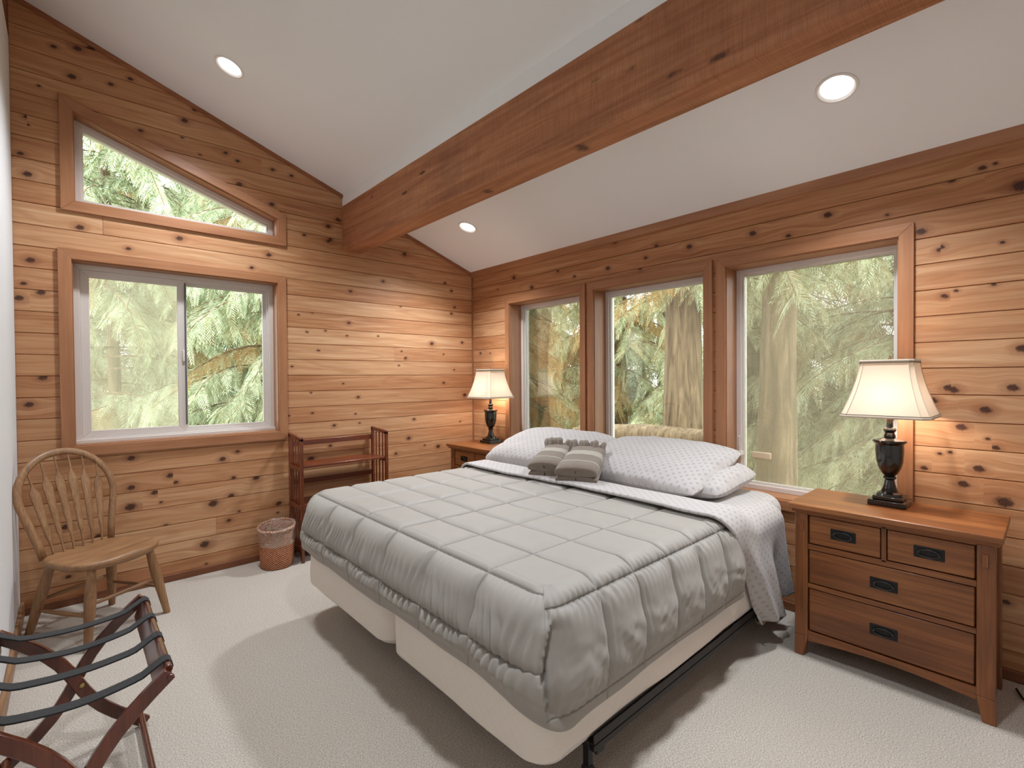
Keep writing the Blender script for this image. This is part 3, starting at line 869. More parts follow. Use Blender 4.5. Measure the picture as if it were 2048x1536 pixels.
def soft_box(name, x0, x1, y0, y1, z0, z1, rc, re, mat, parent=None, dents=0.006, seed=0, bottom_in=0.0, uvm=True):
    """upholstered block: rounded plan corners rc, rolled edges re"""
    per = []
    cs = [((x1 - rc, y1 - rc), 0), ((x0 + rc, y1 - rc), 1), ((x0 + rc, y0 + rc), 2), ((x1 - rc, y0 + rc), 3)]
    for (c, q) in cs:
        for k in range(13):
            a = (q + k / 12) * PI / 2
            per.append((c[0] + rc * math.cos(a), c[1] + rc * math.sin(a), math.cos(a), math.sin(a)))
    dense = []
    for i in range(len(per)):
        p, q = per[i], per[(i + 1) % len(per)]
        d = math.hypot(q[0] - p[0], q[1] - p[1]); n = max(1, int(d / 0.05))
        for k in range(n):
            t = k / n; dense.append([p[j] + (q[j] - p[j]) * t for j in range(4)])
    dense = np.array(dense); ln = np.hypot(dense[:, 2], dense[:, 3]); dense[:, 2] /= ln; dense[:, 3] /= ln
    prof = []
    for k in range(5): prof.append((-0.35 - 0.15 * 0 + (k / 4) * (0.35 - re), z1))
    prof = [(-re - 0.5 * (1 - k / 6), z1) for k in range(7)]
    for k in range(1, 9):
        a = k / 8 * PI / 2; prof.append((-re + re * math.sin(a), z1 - re + re * math.cos(a)))
    for k in range(1, 7): prof.append((-bottom_in * k / 6, z1 - re - (z1 - z0 - 2 * re) * k / 6))
    for k in range(1, 9):
        a = k / 8 * PI / 2; prof.append((-re + re * math.cos(a) - bottom_in, z0 + re - re * math.sin(a)))
    prof.append((-re - 0.3, z0))
    s = np.concatenate([[0], np.cumsum(np.hypot(*(np.diff(dense[:, :2], axis=0).T)))])
    cx, cy = (x0 + x1) / 2, (y0 + y1) / 2
    P = np.zeros((len(dense), len(prof), 3)); U = np.zeros((len(dense), len(prof), 2))
    hx, hy = (x1 - x0) / 2 - 0.02, (y1 - y0) / 2 - 0.02
    for j, (o, z) in enumerate(prof):
        oo = o + dents * vnoise(s * 4, np.full_like(s, z * 9), seed) * 2 * (o > -re * 1.5)
        px = dense[:, 0] + dense[:, 2] * oo; py = dense[:, 1] + dense[:, 3] * oo
        if o < -re:
            f = min(1, (-o - re) / 0.5); px = dense[:, 0] * (1 - f) - dense[:, 2] * re * (1 - f) + cx * f; py = dense[:, 1] * (1 - f) - dense[:, 3] * re * (1 - f) + cy * f
        P[:, j, 0] = px; P[:, j, 1] = py; P[:, j, 2] = z
        U[:, j, 0] = px if o < -0.01 else s; U[:, j, 1] = py if o < -0.01 else z
        if o >= -0.01: U[:, j, 0] = s; U[:, j, 1] = z
    return grid_obj(name, P[::-1], mat, parent, U[::-1] if uvm else None, wrap_u=True)

# ---- box springs
for (y0, y1, lab, seed) in ((-2.088, -1.128, 'cream covered box spring on the far half of the bed, by the slatted shelf', 1), (-3.030, -2.100, 'cream covered box spring on the near half of the bed', 2)):
    t = thing('box_spring', lab, 'box spring', (0, 0, 0), 0, 'pair of box springs under the mattress')
    soft_box('quilted_cover', -2.105, -0.06, y0, y1, 0.20, 0.425, 0.095, 0.02, M['boxcover'], t, 0.006, seed, 0.004, False)
    soft_box('hem_band', -2.098, -0.07, y0 + 0.006, y1 - 0.006, 0.172, 0.225, 0.095, 0.012, M['mattress_pad'], t, 0.004, seed + 4, 0.02, False)
# ---- mattress in its fitted sheet
mt = thing('mattress', 'thick mattress in a white printed fitted sheet', 'mattress', (0, 0, 0))
soft_box('fitted_sheet', -2.06, -0.05, -3.02, -1.135, 0.47, 0.692, 0.16, 0.07, M['sheet'], mt, 0.012, 5, 0.0)
soft_box('mattress_pad', -2.06, -0.05, -3.005, -1.15, 0.42, 0.52, 0.16, 0.03, M['mattress_pad'], mt, 0.012, 9, 0.0, False)

# ---- quilted comforter
def comforter():
    xh, xf, yf, yn = -0.80, -2.112, -1.090, -3.056
    rc, RS = 0.115, 0.105
    ym = (yf + yn) / 2; xs_ = -1.15
    path = []
    def seg(p, q, nrm):
        L = math.dist(p, q); n = int(L / 0.005)
        for k in range(n): path.append((p[0] + (q[0] - p[0]) * k / n, p[1] + (q[1] - p[1]) * k / n, nrm[0], nrm[1]))
    def arc(c, a0, a1):
        n = int(abs(a1 - a0) * rc / 0.005)
        for k in range(n):
            a = a0 + (a1 - a0) * k / n; path.append((c[0] + rc * math.cos(a), c[1] + rc * math.sin(a), math.cos(a), math.sin(a)))
    seg((xh, yf), (xf + rc, yf), (0, 1)); arc((xf + rc, yf - rc), PI / 2, PI); i_c1 = len(path)
    seg((xf, yf - rc), (xf, yn + rc), (-1, 0)); i_c2 = len(path); arc((xf + rc, yn + rc), PI, 1.5 * PI); i_c3 = len(path)
    seg((xf + rc, yn), (xh, yn), (0, -1))
    A = np.array(path); nu = len(A)
    px, py, nx, ny = A.T
    s = np.concatenate([[0], np.cumsum(np.hypot(np.diff(px), np.diff(py)))])
    wf = np.clip(-nx, 0, 1) ** 2; wn = np.clip(-ny, 0, 1) ** 2; wfar = np.clip(ny, 0, 1) ** 2
    drop = wf * 0.215 + wn * 0.270 + wfar * 0.24
    drop = drop + wn * (0.02 * vnoise(s * 5, s * 0, 3)) + wf * 0.012 * vnoise(s * 6, s * 0, 4)
    drop += 0.02 * np.exp(-((s - (s[i_c2] + s[min(i_c3, nu - 1)]) / 2) / 0.10) ** 2)
    ix, iy = px - nx * RS, py - ny * RS
    sx = np.clip(px, xs_, xh); sx = np.where(px < xs_, xs_, sx)
    n1, n2, n3, n4 = 100, 30, 56, 10
    nv = n1 + n2 + n3 + n4
    P = np.zeros((nu, nv, 3)); CA = np.zeros((nu, nv)); CB = np.zeros((nu, nv)); SK = np.zeros((nu, nv)); ARC = np.zeros((nu, nv)); NZ = np.zeros((nu, nv, 3))
    ZT = 0.716
    sl = 0.20 * wf + 0.10 * wn + 0.08 * wfar; Ae = PI / 2 - sl; TT = np.zeros((nu, nv))
    for j in range(nv):
        if j < n1:
            t = j / n1
            x = sx + (ix - sx) * t; y = ym + (iy - ym) * t
            z = np.full(nu, ZT); ar = np.zeros(nu); n3v = np.stack([x * 0, x * 0, x * 0 + 1], -1)
        elif j < n1 + n2:
            a = (j - n1) / n2 * Ae
            x = ix + nx * RS * np.sin(a); y = iy + ny * RS * np.sin(a); z = ZT - RS + RS * np.cos(a); ar = RS * a
            n3v = np.stack([nx * np.sin(a), ny * np.sin(a), np.cos(a)], -1)
        elif j < n1 + n2 + n3:
            t = (j - n1 - n2) / n3
            out = RS * np.cos(sl) + drop * t * np.sin(sl) + 0.013 * math.sin(PI * t) ** 2 - 0.008 * t ** 3
            x = ix + nx * out; y = iy + ny * out; z = ZT - RS + RS * np.sin(sl) - drop * t * np.cos(sl); ar = RS * Ae + drop * t
            n3v = np.stack([nx * np.cos(sl), ny * np.cos(sl), np.sin(sl)], -1); TT[:, j] = t
        else:
            a = (j - n1 - n2 - n3 + 1) / n4 * PI * 0.75
            out = RS * np.cos(sl) + drop * np.sin(sl) - 0.008 - 0.020 * (1 - math.cos(a))
            x = ix + nx * out; y = iy + ny * out; z = ZT - RS + RS * np.sin(sl) - drop * np.cos(sl) - 0.018 * math.sin(a); ar = RS * Ae + drop + 0.012 * a
            n3v = np.stack([nx * math.cos(a), ny * math.cos(a), x * 0 - math.sin(a)], -1); TT[:, j] = 1.0
        P[:, j] = np.stack([x, y, z], -1); ARC[:, j] = ar; NZ[:, j] = n3v
        qx = np.where(np.abs(nx) >= np.abs(ny), np.sign(nx), 0); qy = np.where(np.abs(nx) >= np.abs(ny), 0, np.sign(ny))
        CA[:, j] = np.where(ar > 0, ix, x) + qx * ar; CB[:, j] = np.where(ar > 0, iy, y) + qy * ar
        SK[:, j] = sstep(0.05, 0.16, ar)
    # quilting: seams every 0.212 along the bed and 0.308 across it
    fa = ((CA + 2.055) / 0.212) % 1.0; fb = ((CB + 3.045) / 0.308) % 1.0
    da = np.minimum(fa, 1 - fa) * 0.212; db = np.minimum(fb, 1 - fb) * 0.308
    corner = (np.clip(-nx, 0, 1) * np.clip(-ny, 0, 1) * 2 + np.clip(-nx, 0, 1) * np.clip(ny, 0, 1) * 2)[:, None] * (ARC > 0.02)
    pt = 1 - np.clip(np.minimum(da, db) / 0.05, 0, 1); puff4 = (1 - (1 - 2 * da / 0.212) ** 4) * (1 - (1 - 2 * db / 0.308) ** 4)
    puff = (1 - pt ** 2.2) * (1 - SK) + puff4 * SK
    hemf = 1 - sstep(0.72, 1.0, TT)
    H = puff * (0.011 + 0.016 * SK) * (1 - 0.6 * corner) * (0.12 + 0.88 * hemf)
    seam = np.exp(-(np.minimum(da, db) / 0.0055) ** 2)
    H -= seam * 0.0035 * (1 - 0.7 * corner)
    S2 = np.repeat(s[:, None], nv, 1)
    near = np.repeat(wn[:, None], nv, 1); foot = np.repeat(wf[:, None], nv, 1)
    # gathers on the foot drop: slanted fine pleats
    ph = S2 / 0.034 + ARC * 3.2 + 2.2 * vnoise(S2 * 5, ARC * 4, 1) + 1.2 * vnoise(S2 * 17, ARC * 7, 2)
    amp = 0.0068 * (0.45 + 1.1 * np.clip(vnoise(S2 * 7, ARC * 9, 6) + 0.5, 0, 1))
    g1 = np.sin(2 * PI * ph) * amp * sstep(0.10, 0.20, ARC) * np.sqrt(np.clip(puff, 0, 1) + 0.15)
    H += g1 * foot * (0.1 + 0.9 * hemf)
    # near side: soft irregular creases, short puckers along the shoulder seam
    pk = np.sin(2 * PI * (S2 / 0.030 + 1.6 * vnoise(S2 * 9, ARC * 6, 8))) * 0.0042 * np.exp(-((db) / 0.045) ** 2) * sstep(0.04, 0.09, ARC)
    cr = 0.013 * vnoise(S2 * 8 + ARC * 6, ARC * 10 - S2 * 3, 12) + 0.010 * vnoise(S2 * 22 - ARC * 14, ARC * 20 + S2 * 8, 13) + 0.005 * vnoise(S2 * 60 + ARC * 30, ARC * 40, 14)
    H += near * hemf * (pk + cr * sstep(0.14, 0.26, ARC) * (0.4 + 0.6 * puff))
    pk2 = np.sin(2 * PI * (S2 / 0.026 + 1.6 * vnoise(S2 * 9, ARC * 6, 18))) * 0.003 * np.exp(-((np.minimum(da, db)) / 0.03) ** 2) * sstep(0.03, 0.08, ARC)
    H += pk2
    # open fold at the near foot corner: foot panel edge stands over a slit
    sc_ = s[i_c2] + 0.115
    tt = np.clip((ARC - 0.13) / 0.30, 0, 1)
    line = sc_ - 0.030 * np.sin(tt * PI) ** 0.8
    dd = S2 - line
    m = sstep(0.115, 0.16, ARC)
    H += m * (dd >= 0) * -0.021 * np.clip(1 - dd / 0.11, 0, 1) ** 1.3
    H += m * (dd < 0) * 0.014 * np.exp(-((dd + 0.015) / 0.03) ** 2)
    H += 0.010 * vnoise(P[..., 0] * 2.2, P[..., 1] * 2.2, 21) * (ARC < 0.02) + 0.003 * vnoise(P[..., 0] * 11, P[..., 1] * 11, 22) * hemf
    H *= sstep(-0.80, -0.90, P[..., 0]) * 0.9 + 0.1
    H *= hemf
    P = P + NZ * H[..., None]
    UVq = np.stack([CA, CB], -1)
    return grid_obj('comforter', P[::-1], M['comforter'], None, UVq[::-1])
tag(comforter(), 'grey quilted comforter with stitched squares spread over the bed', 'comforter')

# ---- flat sheet turned down over the comforter
def flat_sheet():
    ny_, nw = 330, 46
    yf, yn = -1.07, -3.075
    RS = 0.11
    P = np.zeros((ny_, nw, 3)); U = np.zeros((ny_, nw, 2))
    top = (yf - yn) - 2 * RS
    L1, L2 = 0.20, 0.435
    tot = L1 + RS * PI / 2 + top + RS * PI / 2 + L2
    for i in range(ny_):
        q = i / (ny_ - 1) * tot
        if q < L1: y = yf; dz = -(RS) - (L1 - q); ar = 0
        elif q < L1 + RS * PI / 2:
            a = (q - L1) / RS; y = yf - RS + RS * math.cos(a); dz = -RS + RS * math.sin(a); ar = 0
        elif q < L1 + RS * PI / 2 + top: y = yf - RS - (q - L1 - RS * PI / 2); dz = 0; ar = 0
        elif q < L1 + RS * PI + top:
            a = (q - L1 - RS * PI / 2 - top) / RS; y = yn + RS - RS * math.sin(a); dz = -RS + RS * math.cos(a); ar = q - L1 - RS * PI / 2 - top
        else: y = yn; dz = -RS - (q - L1 - RS * PI - top); ar = q - L1 - RS * PI / 2 - top
        hang = max(0, ar - RS * PI / 2) / L2
        tq = ar / (RS * PI / 2 + L2)
        xa = -0.965 + 0.012 * math.sin(y * 5) + 0.40 * tq ** 1.25
        xb = -0.30 + 0.07 * hang
        for j in range(nw):
            w = j / (nw - 1)
            x = xa + (xb - xa) * w
            lift = 0.756 - 0.062 * float(sstep(-0.80, -0.62, x))
            z = lift + dz
            if ar > 0: z = z + (lift - 0.756) * 0 
            yy_ = y
            if hang > 0:
                hr = float(sstep(0, 0.45, hang)) * hang ** 0.5
                fold = (0.028 * math.sin(w * 8.0 + 1.4 + hang * 0.8) + 0.014 * math.sin(w * 19 + hang * 2)) * hr
                yy_ = y + (fold - 0.010) * 1.0 - 0.012 * hang + 0.010 * (1 - hr)
                z += 0.05 * hang ** 2 * float(sstep(0.45, 0.6, w))
            x += 0.004 * float(vnoise(q * 9, w * 5, 3))
            if hang == 0: z += 0.006 * float(vnoise(q * 7, w * 6, 4))
            P[i, j] = (x, yy_, z); U[i, j] = (x, q)
    # rounded folded edge towards the foot
    E = np.zeros((ny_, 5, 3)); UE = np.zeros((ny_, 5, 2))
    d = P[:, 0] - P[:, 1]; d /= np.linalg.norm(d, axis=1)[:, None]
    t = np.gradient(P[:, 0], axis=0); t /= np.linalg.norm(t, axis=1)[:, None]
    n = np.cross(t, d); n = np.where((n[:, 2:3] + n[:, 1:2] * -0.5) > 0, n, -n)
    for k in range(5):
        a = (5 - k) / 5 * PI
        E[:, k] = P[:, 0] + d * 0.010 * math.sin(a) + n * 0.010 * (math.cos(a) - 1)
        UE[:, k] = U[:, 0] + np.array([-0.003 * (5 - k), 0])
    P = np.concatenate([E, P], 1); U = np.concatenate([UE, U], 1)
    return grid_obj('flat_sheet', P, M['sheet'], None, U, solid=0.004)
tag(flat_sheet(), 'white printed flat sheet turned down over the comforter and hanging at the near side', 'bed sheet')

# ---- pillows
def pillow(label, c, w, d, h, tilt, rz=0.0, seed=0):
    nu, nv = 64, 48
    uu = np.linspace(-1, 1, nu)[:, None] * np.ones((1, nv)); vv = np.ones((nu, 1)) * np.linspace(-1, 1, nv)[None, :]
    ex = lambda t: np.sign(t) * np.abs(t) ** 0.86
    u, v = ex(uu), ex(vv)
    hh = ((1 - np.abs(u) ** 2.4).clip(0) * (1 - np.abs(v) ** 2.2).clip(0)) ** 0.37
    X = u * w / 2 * np.sqrt(1 - 0.10 * v ** 4) * (1 - 0.03 * (1 - np.abs(v)) * np.abs(u)); Y = v * d / 2 * np.sqrt(1 - 0.16 * u ** 4) * (1 - 0.05 * (1 - np.abs(u) ** 2) * np.abs(v))
    wr = 0.014 * vnoise(u * 3.1, v * 2.7, seed) + 0.006 * vnoise(u * 9, v * 8, seed + 1)
    edge = np.minimum(1 - np.abs(uu), 1 - np.abs(vv))
    wr = wr + 0.006 * np.sin(14 * np.arctan2(v, u) + 3 * vnoise(u * 2, v * 2, seed + 2)) * np.exp(-(edge / 0.15) ** 2)
    top = np.stack([X, Y, hh * h * 0.56 + wr * np.clip(hh * 2, 0, 1)], -1); bot = np.stack([X, Y, -hh * h * 0.44], -1)
    P = np.concatenate([top, bot[::-1]], 0); U = np.concatenate([np.stack([X, Y], -1), np.stack([X[::-1] + 3, Y[::-1]], -1)], 0)
    o = grid_obj('pillow', P[::-1], M['sheet'], None, U[::-1])
    o.location = c
    o.rotation_euler = Matrix.Rotation(rz, 3, 'Z').to_4x4().to_3x3().to_euler()
    m = Matrix.Rotation(rz, 3, 'Z') @ Matrix.Rotation(-tilt, 3, 'Y') @ Matrix.Rotation(PI / 2, 3, 'Z')
    o.rotation_euler = m.to_euler()
    return tag(o, label, 'pillow', 'white printed pillows at the head of the bed')
pillow('white printed pillow under the near top pillow, its corner showing at the casement window', (-0.33, -2.45, 0.765), 0.84, 0.52, 0.19, R(6), R(-2), 3)
pillow('white printed pillow leaning on the far half of the bed, behind the grey towels', (-0.385, -1.46, 0.815), 0.96, 0.62, 0.205, R(17), R(2), 7)
pillow('white printed pillow on top at the near half of the bed', (-0.375, -2.32, 0.825), 0.94, 0.62, 0.175, R(17), R(-3), 11)

# ---- towels
def towel(label, loc, rz, pitch, L, Wd, seed):
    t = thing('folded_towel', label, 'towel', loc, rz, 'folded bath towel sets on the bed')
    t.rotation_euler = (Matrix.Rotation(rz, 3, 'Z') @ Matrix.Rotation(-pitch, 3, 'Y')).to_euler()
    def shell(v0, v1, z0, z1, wd, grow, name, mat, nv=26, lip=0.0):
        nu = 40
        P = np.zeros((nu, nv + 4, 3))
        for j in range(nv + 4):
            q = min(max(j - 2, 0), nv - 1) / (nv - 1); v = v0 + (v1 - v0) * q
            e = min(1, 0.55 + 5.5 * v) if v0 < 0.02 else 1.0
            tz_ = 1 - 0.30 * max(0, v - 0.55) ** 1.3
            tw = 1 - 0.16 * v
            shr = 1.0 if 2 <= j < nv + 2 else (0.86 if j in (1, nv + 2) else 0.02)
            for i in range(nu):
                a = 2 * PI * i / nu; ca, sa = math.cos(a), math.sin(a)
                p = 0.42
                yy_ = math.copysign(abs(ca) ** p, ca) * (wd / 2 * tw + grow) * shr
                hz = (z1 - z0) / 2 * (tz_ if v0 < 0.3 else tz_) * min(1, e)
                arch = 0.014 * (1 - (yy_ / (wd / 2)) ** 2)
                zz = (z0 + (z1 - z0) / 2 * tz_) + math.copysign(abs(sa) ** 0.6, sa) * (hz + grow) * shr + (arch if sa > 0 else 0)
                nz = 0.004 * float(vnoise(i * 0.35, v * 9, seed))
                P[i, j] = (v * L, yy_ + nz, zz + nz)
        return grid_obj(name, P, M[mat], t, wrap_u=True)
    shell(0.006, 0.97, 0.0, 0.046, Wd * 0.99, 0.0, 'lower_fold', 'towel')
    shell(0.0, 0.95, 0.034, 0.105, Wd, 0.0, 'upper_fold', 'towel')
    shell(0.44, 0.62, 0.034, 0.105, Wd, 0.0022, 'woven_band', 'towel_band', 8)
    shell(0.175, 0.205, 0.034, 0.105, Wd, 0.003, 'piped_band', 'towel_band', 4)
    r2 = random.Random(seed)
    for k in range(6):
        f = (k / 5 - 0.5) * Wd * 0.62 + r2.uniform(-0.008, 0.008)
        b = (0.84 + r2.uniform(-0.02, 0.03)) * L
        hgt = 0.052 - 0.03 * abs(k / 5 - 0.45) + r2.uniform(-0.014, 0.012)
        ln_ = 0.045 + r2.uniform(-0.015, 0.02); sp_ = 1.2 + r2.uniform(-0.1, 0.15); th_ = r2.uniform(0.85, 1.15)
        MB().tube([(b - 0.03, f, 0.05), (b, f * 1.05, 0.085), (b + ln_ * 0.5, f * sp_, 0.085 + hgt * 0.75), (b + ln_ * 0.9, f * sp_ * 1.05, 0.085 + hgt), (b + ln_ * 1.1, f * sp_ * 1.06, 0.085 + hgt * 0.9)], [0.012 * th_, 0.018 * th_, 0.0205 * th_, 0.017 * th_, 0.005], 12).build('washcloth_loop', M['towel'], t, smooth=True, sharp=0)
    return t
towel('smaller taupe towel bundle with washcloth fan, on the bed farther from the viewer', (-0.915, -1.905, 0.738), R(27), R(11), 0.40, 0.215, 3)
towel('larger taupe towel bundle with washcloth fan, on the bed nearer the casement window', (-0.905, -2.150, 0.738), R(27), R(11), 0.43, 0.255, 8)
# ================================================================ FURNITURE
# ---- nightstands
def nightstand(label, loc, rz=0.0):
    """local: +x points to the wall, front faces -x, width along y"""
    t = thing('nightstand', label, 'nightstand', loc, rz, 'pair of mission nightstands')
    HW = 0.3755; XF, XB = 0.0, 0.44
    top = MB().box(XF, XB, -HW, HW, 0.722, 0.748).build('top', M['mission_y'], t, bevel=0.004)
    MB().prism([(0.008, 0.722), (0.022, 0.705), (0.04, 0.700), (0.40, 0.700), (0.43, 0.722)][::-1], 'y', -HW + 0.012, HW - 0.012).build('cornice', M['mission_y'], t, bevel=0.003)
    LX = 0.036
    for sy in (-1, 1):
        for (x0, x1) in ((LX, LX + 0.05), (XB - 0.075, XB - 0.025)):
            o, i = sy * 0.352, sy * 0.298
            l = MB()
            pts = [(0.702, o, i), (0.10, o + sy * 0.002, i), (0.0, o + sy * 0.004, i + sy * 0.018)]
            for (za, oa, ia), (zb, ob, ib) in zip(pts[:-1], pts[1:]):
                l.hexa([(x0, min(ob, ib), zb), (x1, min(ob, ib), zb), (x1, max(ob, ib), zb), (x0, max(ob, ib), zb), (x0, min(oa, ia), za), (x1, min(oa, ia), za), (x1, max(oa, ia), za), (x0, max(oa, ia), za)])
            lg = l.build('leg', M['mission_z'], t, bevel=0.003)
            if x0 == LX:
                MB().box(x0 - 0.007, x0 + 0.002, sy * 0.323 - 0.008, sy * 0.323 + 0.008, 0.615, 0.665).build('tenon_peg', M['mission_z'], lg, bevel=0.0015)
        MB().box(LX + 0.012, XB - 0.03, min(sy * 0.338, sy * 0.326), max(sy * 0.338, sy * 0.326), 0.10, 0.70).build('side_panel', M['mission_x'], t)
    XD = LX + 0.006
    MB().box(XD + 0.03, XB - 0.03, -0.325, 0.325, 0.105, 0.70).build('carcass', M['mission_y'], t)
    for (z0, z1) in ((0.693, 0.703), (0.527, 0.553), (0.339, 0.361)):
        MB().box(XD, XD + 0.04, -0.298, 0.298, z0, z1).build('rail', M['mission_y'], t, bevel=0.0015)
    MB().box(XD, XD + 0.04, -0.009, 0.009, 0.545, 0.70).build('divider', M['mission_z'], t, bevel=0.0015)
    n = 16
    arc_ = [(-0.298, 0.128), (0.298, 0.128)] + [(0.298 - 0.596 * k / n, 0.078 + 0.020 * math.sin(PI * k / n)) for k in range(n + 1)]
    MB().prism(arc_[::-1], 'x', XD, XD + 0.02).build('apron', M['mission_y'], t)
    def drawer(y0, y1, z0, z1, hy):
        d = MB().box(XD + 0.001, XD + 0.035, y0, y1, z0, z1).build('drawer', M['mission_y'], t, bevel=0.004)
        zc = (z0 + z1) / 2; xf = XD + 0.001
        pl = MB().box(xf - 0.004, xf, hy - 0.050, hy + 0.050, zc - 0.0245, zc + 0.0245)
        for a in (-1, 1):
            for b in (-1, 1): pl.lathe([(0.0045, 0), (0.003, 0.003)], (0, 0, 0), 8) if False else None
        h = pl.build('pull', M['black_metal'], d, bevel=0.002)
        m = 22
        MB().tube([(xf - 0.010 - 0.004 * abs(math.sin(2 * PI * k / m)), hy + 0.032 * math.cos(2 * PI * k / m), zc - 0.001 + 0.0125 * math.sin(2 * PI * k / m)) for k in range(m + 1)], 0.003, 8, caps=False).build('bail', M['black_metal'], h, smooth=True) if False else None
        b = MB(); b.tube([(xf - 0.009, hy + 0.037 * math.cos(2 * PI * k / m), zc - 0.001 + 0.016 * math.sin(2 * PI * k / m)) for k in range(m + 1)], 0.0028, 8, caps=False)
        b.box(xf - 0.011, xf - 0.003, hy - 0.038, hy - 0.030, zc - 0.004, zc + 0.004); b.box(xf - 0.011, xf - 0.003, hy + 0.030, hy + 0.038, zc - 0.004, zc + 0.004)
        b.build('bail', M['bronze'], d, smooth=True)
    drawer(-0.293, -0.0125, 0.557, 0.690, -0.153); drawer(0.0125, 0.293, 0.557, 0.690, 0.153)
    drawer(-0.293, 0.293, 0.365, 0.523, 0.0); drawer(-0.293, 0.293, 0.134, 0.335, 0.0)
    return t
nightstand('brown mission nightstand with four drawers standing nearest the viewer', (-0.50, -3.532, 0))
nightstand('brown mission nightstand in the corner beyond the bed', (-0.482, -0.578, 0.008))

# ---- table lamps
def lamp(label, loc):
    t = thing('table_lamp', label, 'lamp', loc, 0, 'pair of urn table lamps')
    b = MB().box(-0.074, 0.074, -0.074, 0.074, 0.0, 0.026); b.box(-0.058, 0.058, -0.058, 0.058, 0.026, 0.044)
    b.build('plinth', M['bronze'], t, bevel=0.004)
    MB().lathe([(0.052, 0.043), (0.050, 0.055), (0.036, 0.062), (0.028, 0.078), (0.022, 0.100), (0.0185, 0.118), (0.026, 0.126), (0.026, 0.133), (0.019, 0.137)], seg=40).build('foot', M['bronze'], t, smooth=True)
    MB().lathe([(0.018, 0.134), (0.034, 0.152), (0.047, 0.180), (0.054, 0.215), (0.0565, 0.255), (0.056, 0.288), (0.062, 0.294), (0.068, 0.302), (0.066, 0.309), (0.050, 0.313), (0.030, 0.318), (0.022, 0.322)], seg=48).build('urn', M['bronze'], t, smooth=True)
    MB().lathe([(0.019, 0.320), (0.024, 0.326), (0.021, 0.336), (0.018, 0.344), (0.024, 0.352), (0.026, 0.360), (0.022, 0.367), (0.013, 0.370), (0.012, 0.392), (0.010, 0.40)], seg=32).build('neck', M['bronze'], t, smooth=True)
    MB().lathe([(0.012, 0.395), (0.012, 0.44)], seg=16).build('socket', M['bronze_rub'], t, smooth=True)
    MB().lathe([(0.010, 0.44), (0.016, 0.455), (0.026, 0.475), (0.030, 0.50), (0.026, 0.525), (0.012, 0.54), (0.001, 0.543)], seg=24).build('bulb', M['bulb'], t, smooth=True)
    # bell shade: cut-corner square flaring downwards
    def ring(h, z, c):
        k = h * c
        return [(h - k, -h, z), (h, -h + k, z), (h, h - k, z), (h - k, h, z), (-h + k, h, z), (-h, h - k, z), (-h, -h + k, z), (-h + k, -h, z)]
    levels = 14
    prof = [(0.100 + 0.068 * (q ** 1.55), 0.690 - 0.265 * q) for q in [k / levels for k in range(levels + 1)]]
    sh = MB(); V = []
    for (h, z) in prof: V += ring(h, z, 0.16)
    sh.add(V, [(i * 8 + k, i * 8 + (k + 1) % 8, (i + 1) * 8 + (k + 1) % 8, (i + 1) * 8 + k) for i in range(levels) for k in range(8)])
    so = sh.build('shade', M['shade'], t, smooth=True, sharp=25)
    for (h, z, nm) in ((0.101, 0.687, 'top_band'), (0.1685, 0.427, 'bottom_band')):
        r0, r1, r2_, r3 = ring(h + 0.0015, z - 0.006, 0.16), ring(h + 0.003, z, 0.16), ring(h + 0.0015, z + 0.006, 0.16), ring(h - 0.002, z, 0.16)
        MB().add(r0 + r1 + r2_ + r3, [(i * 8 + k, i * 8 + (k + 1) % 8, ((i + 1) % 4) * 8 + (k + 1) % 8, ((i + 1) % 4) * 8 + k) for i in range(4) for k in range(8)]).build(nm, M['shade_trim'], so)
    for z, h in ((0.679, 0.1033), (0.4345, 0.1672)):
        rr_ = [Vector(p) for p in ring(h, z, 0.16)]
        MB().tube(rr_ + [rr_[0]], 0.0016, 6, caps=False).build('piping', M['piping'], so)
    for k in range(8):
        MB().tube([Vector(ring(h + 0.0012, z, 0.16)[k]) for (h, z) in prof], 0.0017, 6).build('seam_cord', M['shade_trim'], so)
    hp = MB(); hp.tube([(0, -0.012, 0.40), (0, -0.055, 0.47), (0, -0.06, 0.56), (0, 0, 0.685), (0, 0.06, 0.56), (0, 0.055, 0.47), (0, 0.012, 0.40)], 0.0018, 6)
    for a in range(4):
        d = 0.099; hp.tube([(0, 0, 0.686), (d * math.cos(a * PI / 2), d * math.sin(a * PI / 2), 0.686)], 0.0018, 6)
    hp.build('harp', M['brass'], t)
    MB().lathe([(0.002, 0.685), (0.006, 0.69), (0.007, 0.697), (0.003, 0.704), (0.005, 0.71), (0.001, 0.715)], seg=16).build('finial', M['bronze_rub'], t, smooth=True)
    return t
lamp('lit black urn table lamp with cream shade on the near nightstand', (-0.192, -3.505, 0.748))
lamp('lit black urn table lamp with cream shade on the corner nightstand', (-0.145, -0.455, 0.756))
cd = MB(); cd.tube([(-0.10, -3.93, 0.012), (-0.16, -3.95, 0.008), (-0.19, -3.97, 0.008), (-0.17, -4.00, 0.008), (-0.10, -4.06, 0.010), (-0.03, -4.10, 0.03), (-0.02, -4.12, 0.18)], 0.0045, 8)
tag(cd.build('power_cord', M['cord'], smooth=True), 'black power cord lying on the carpet beside the near nightstand', 'cord')

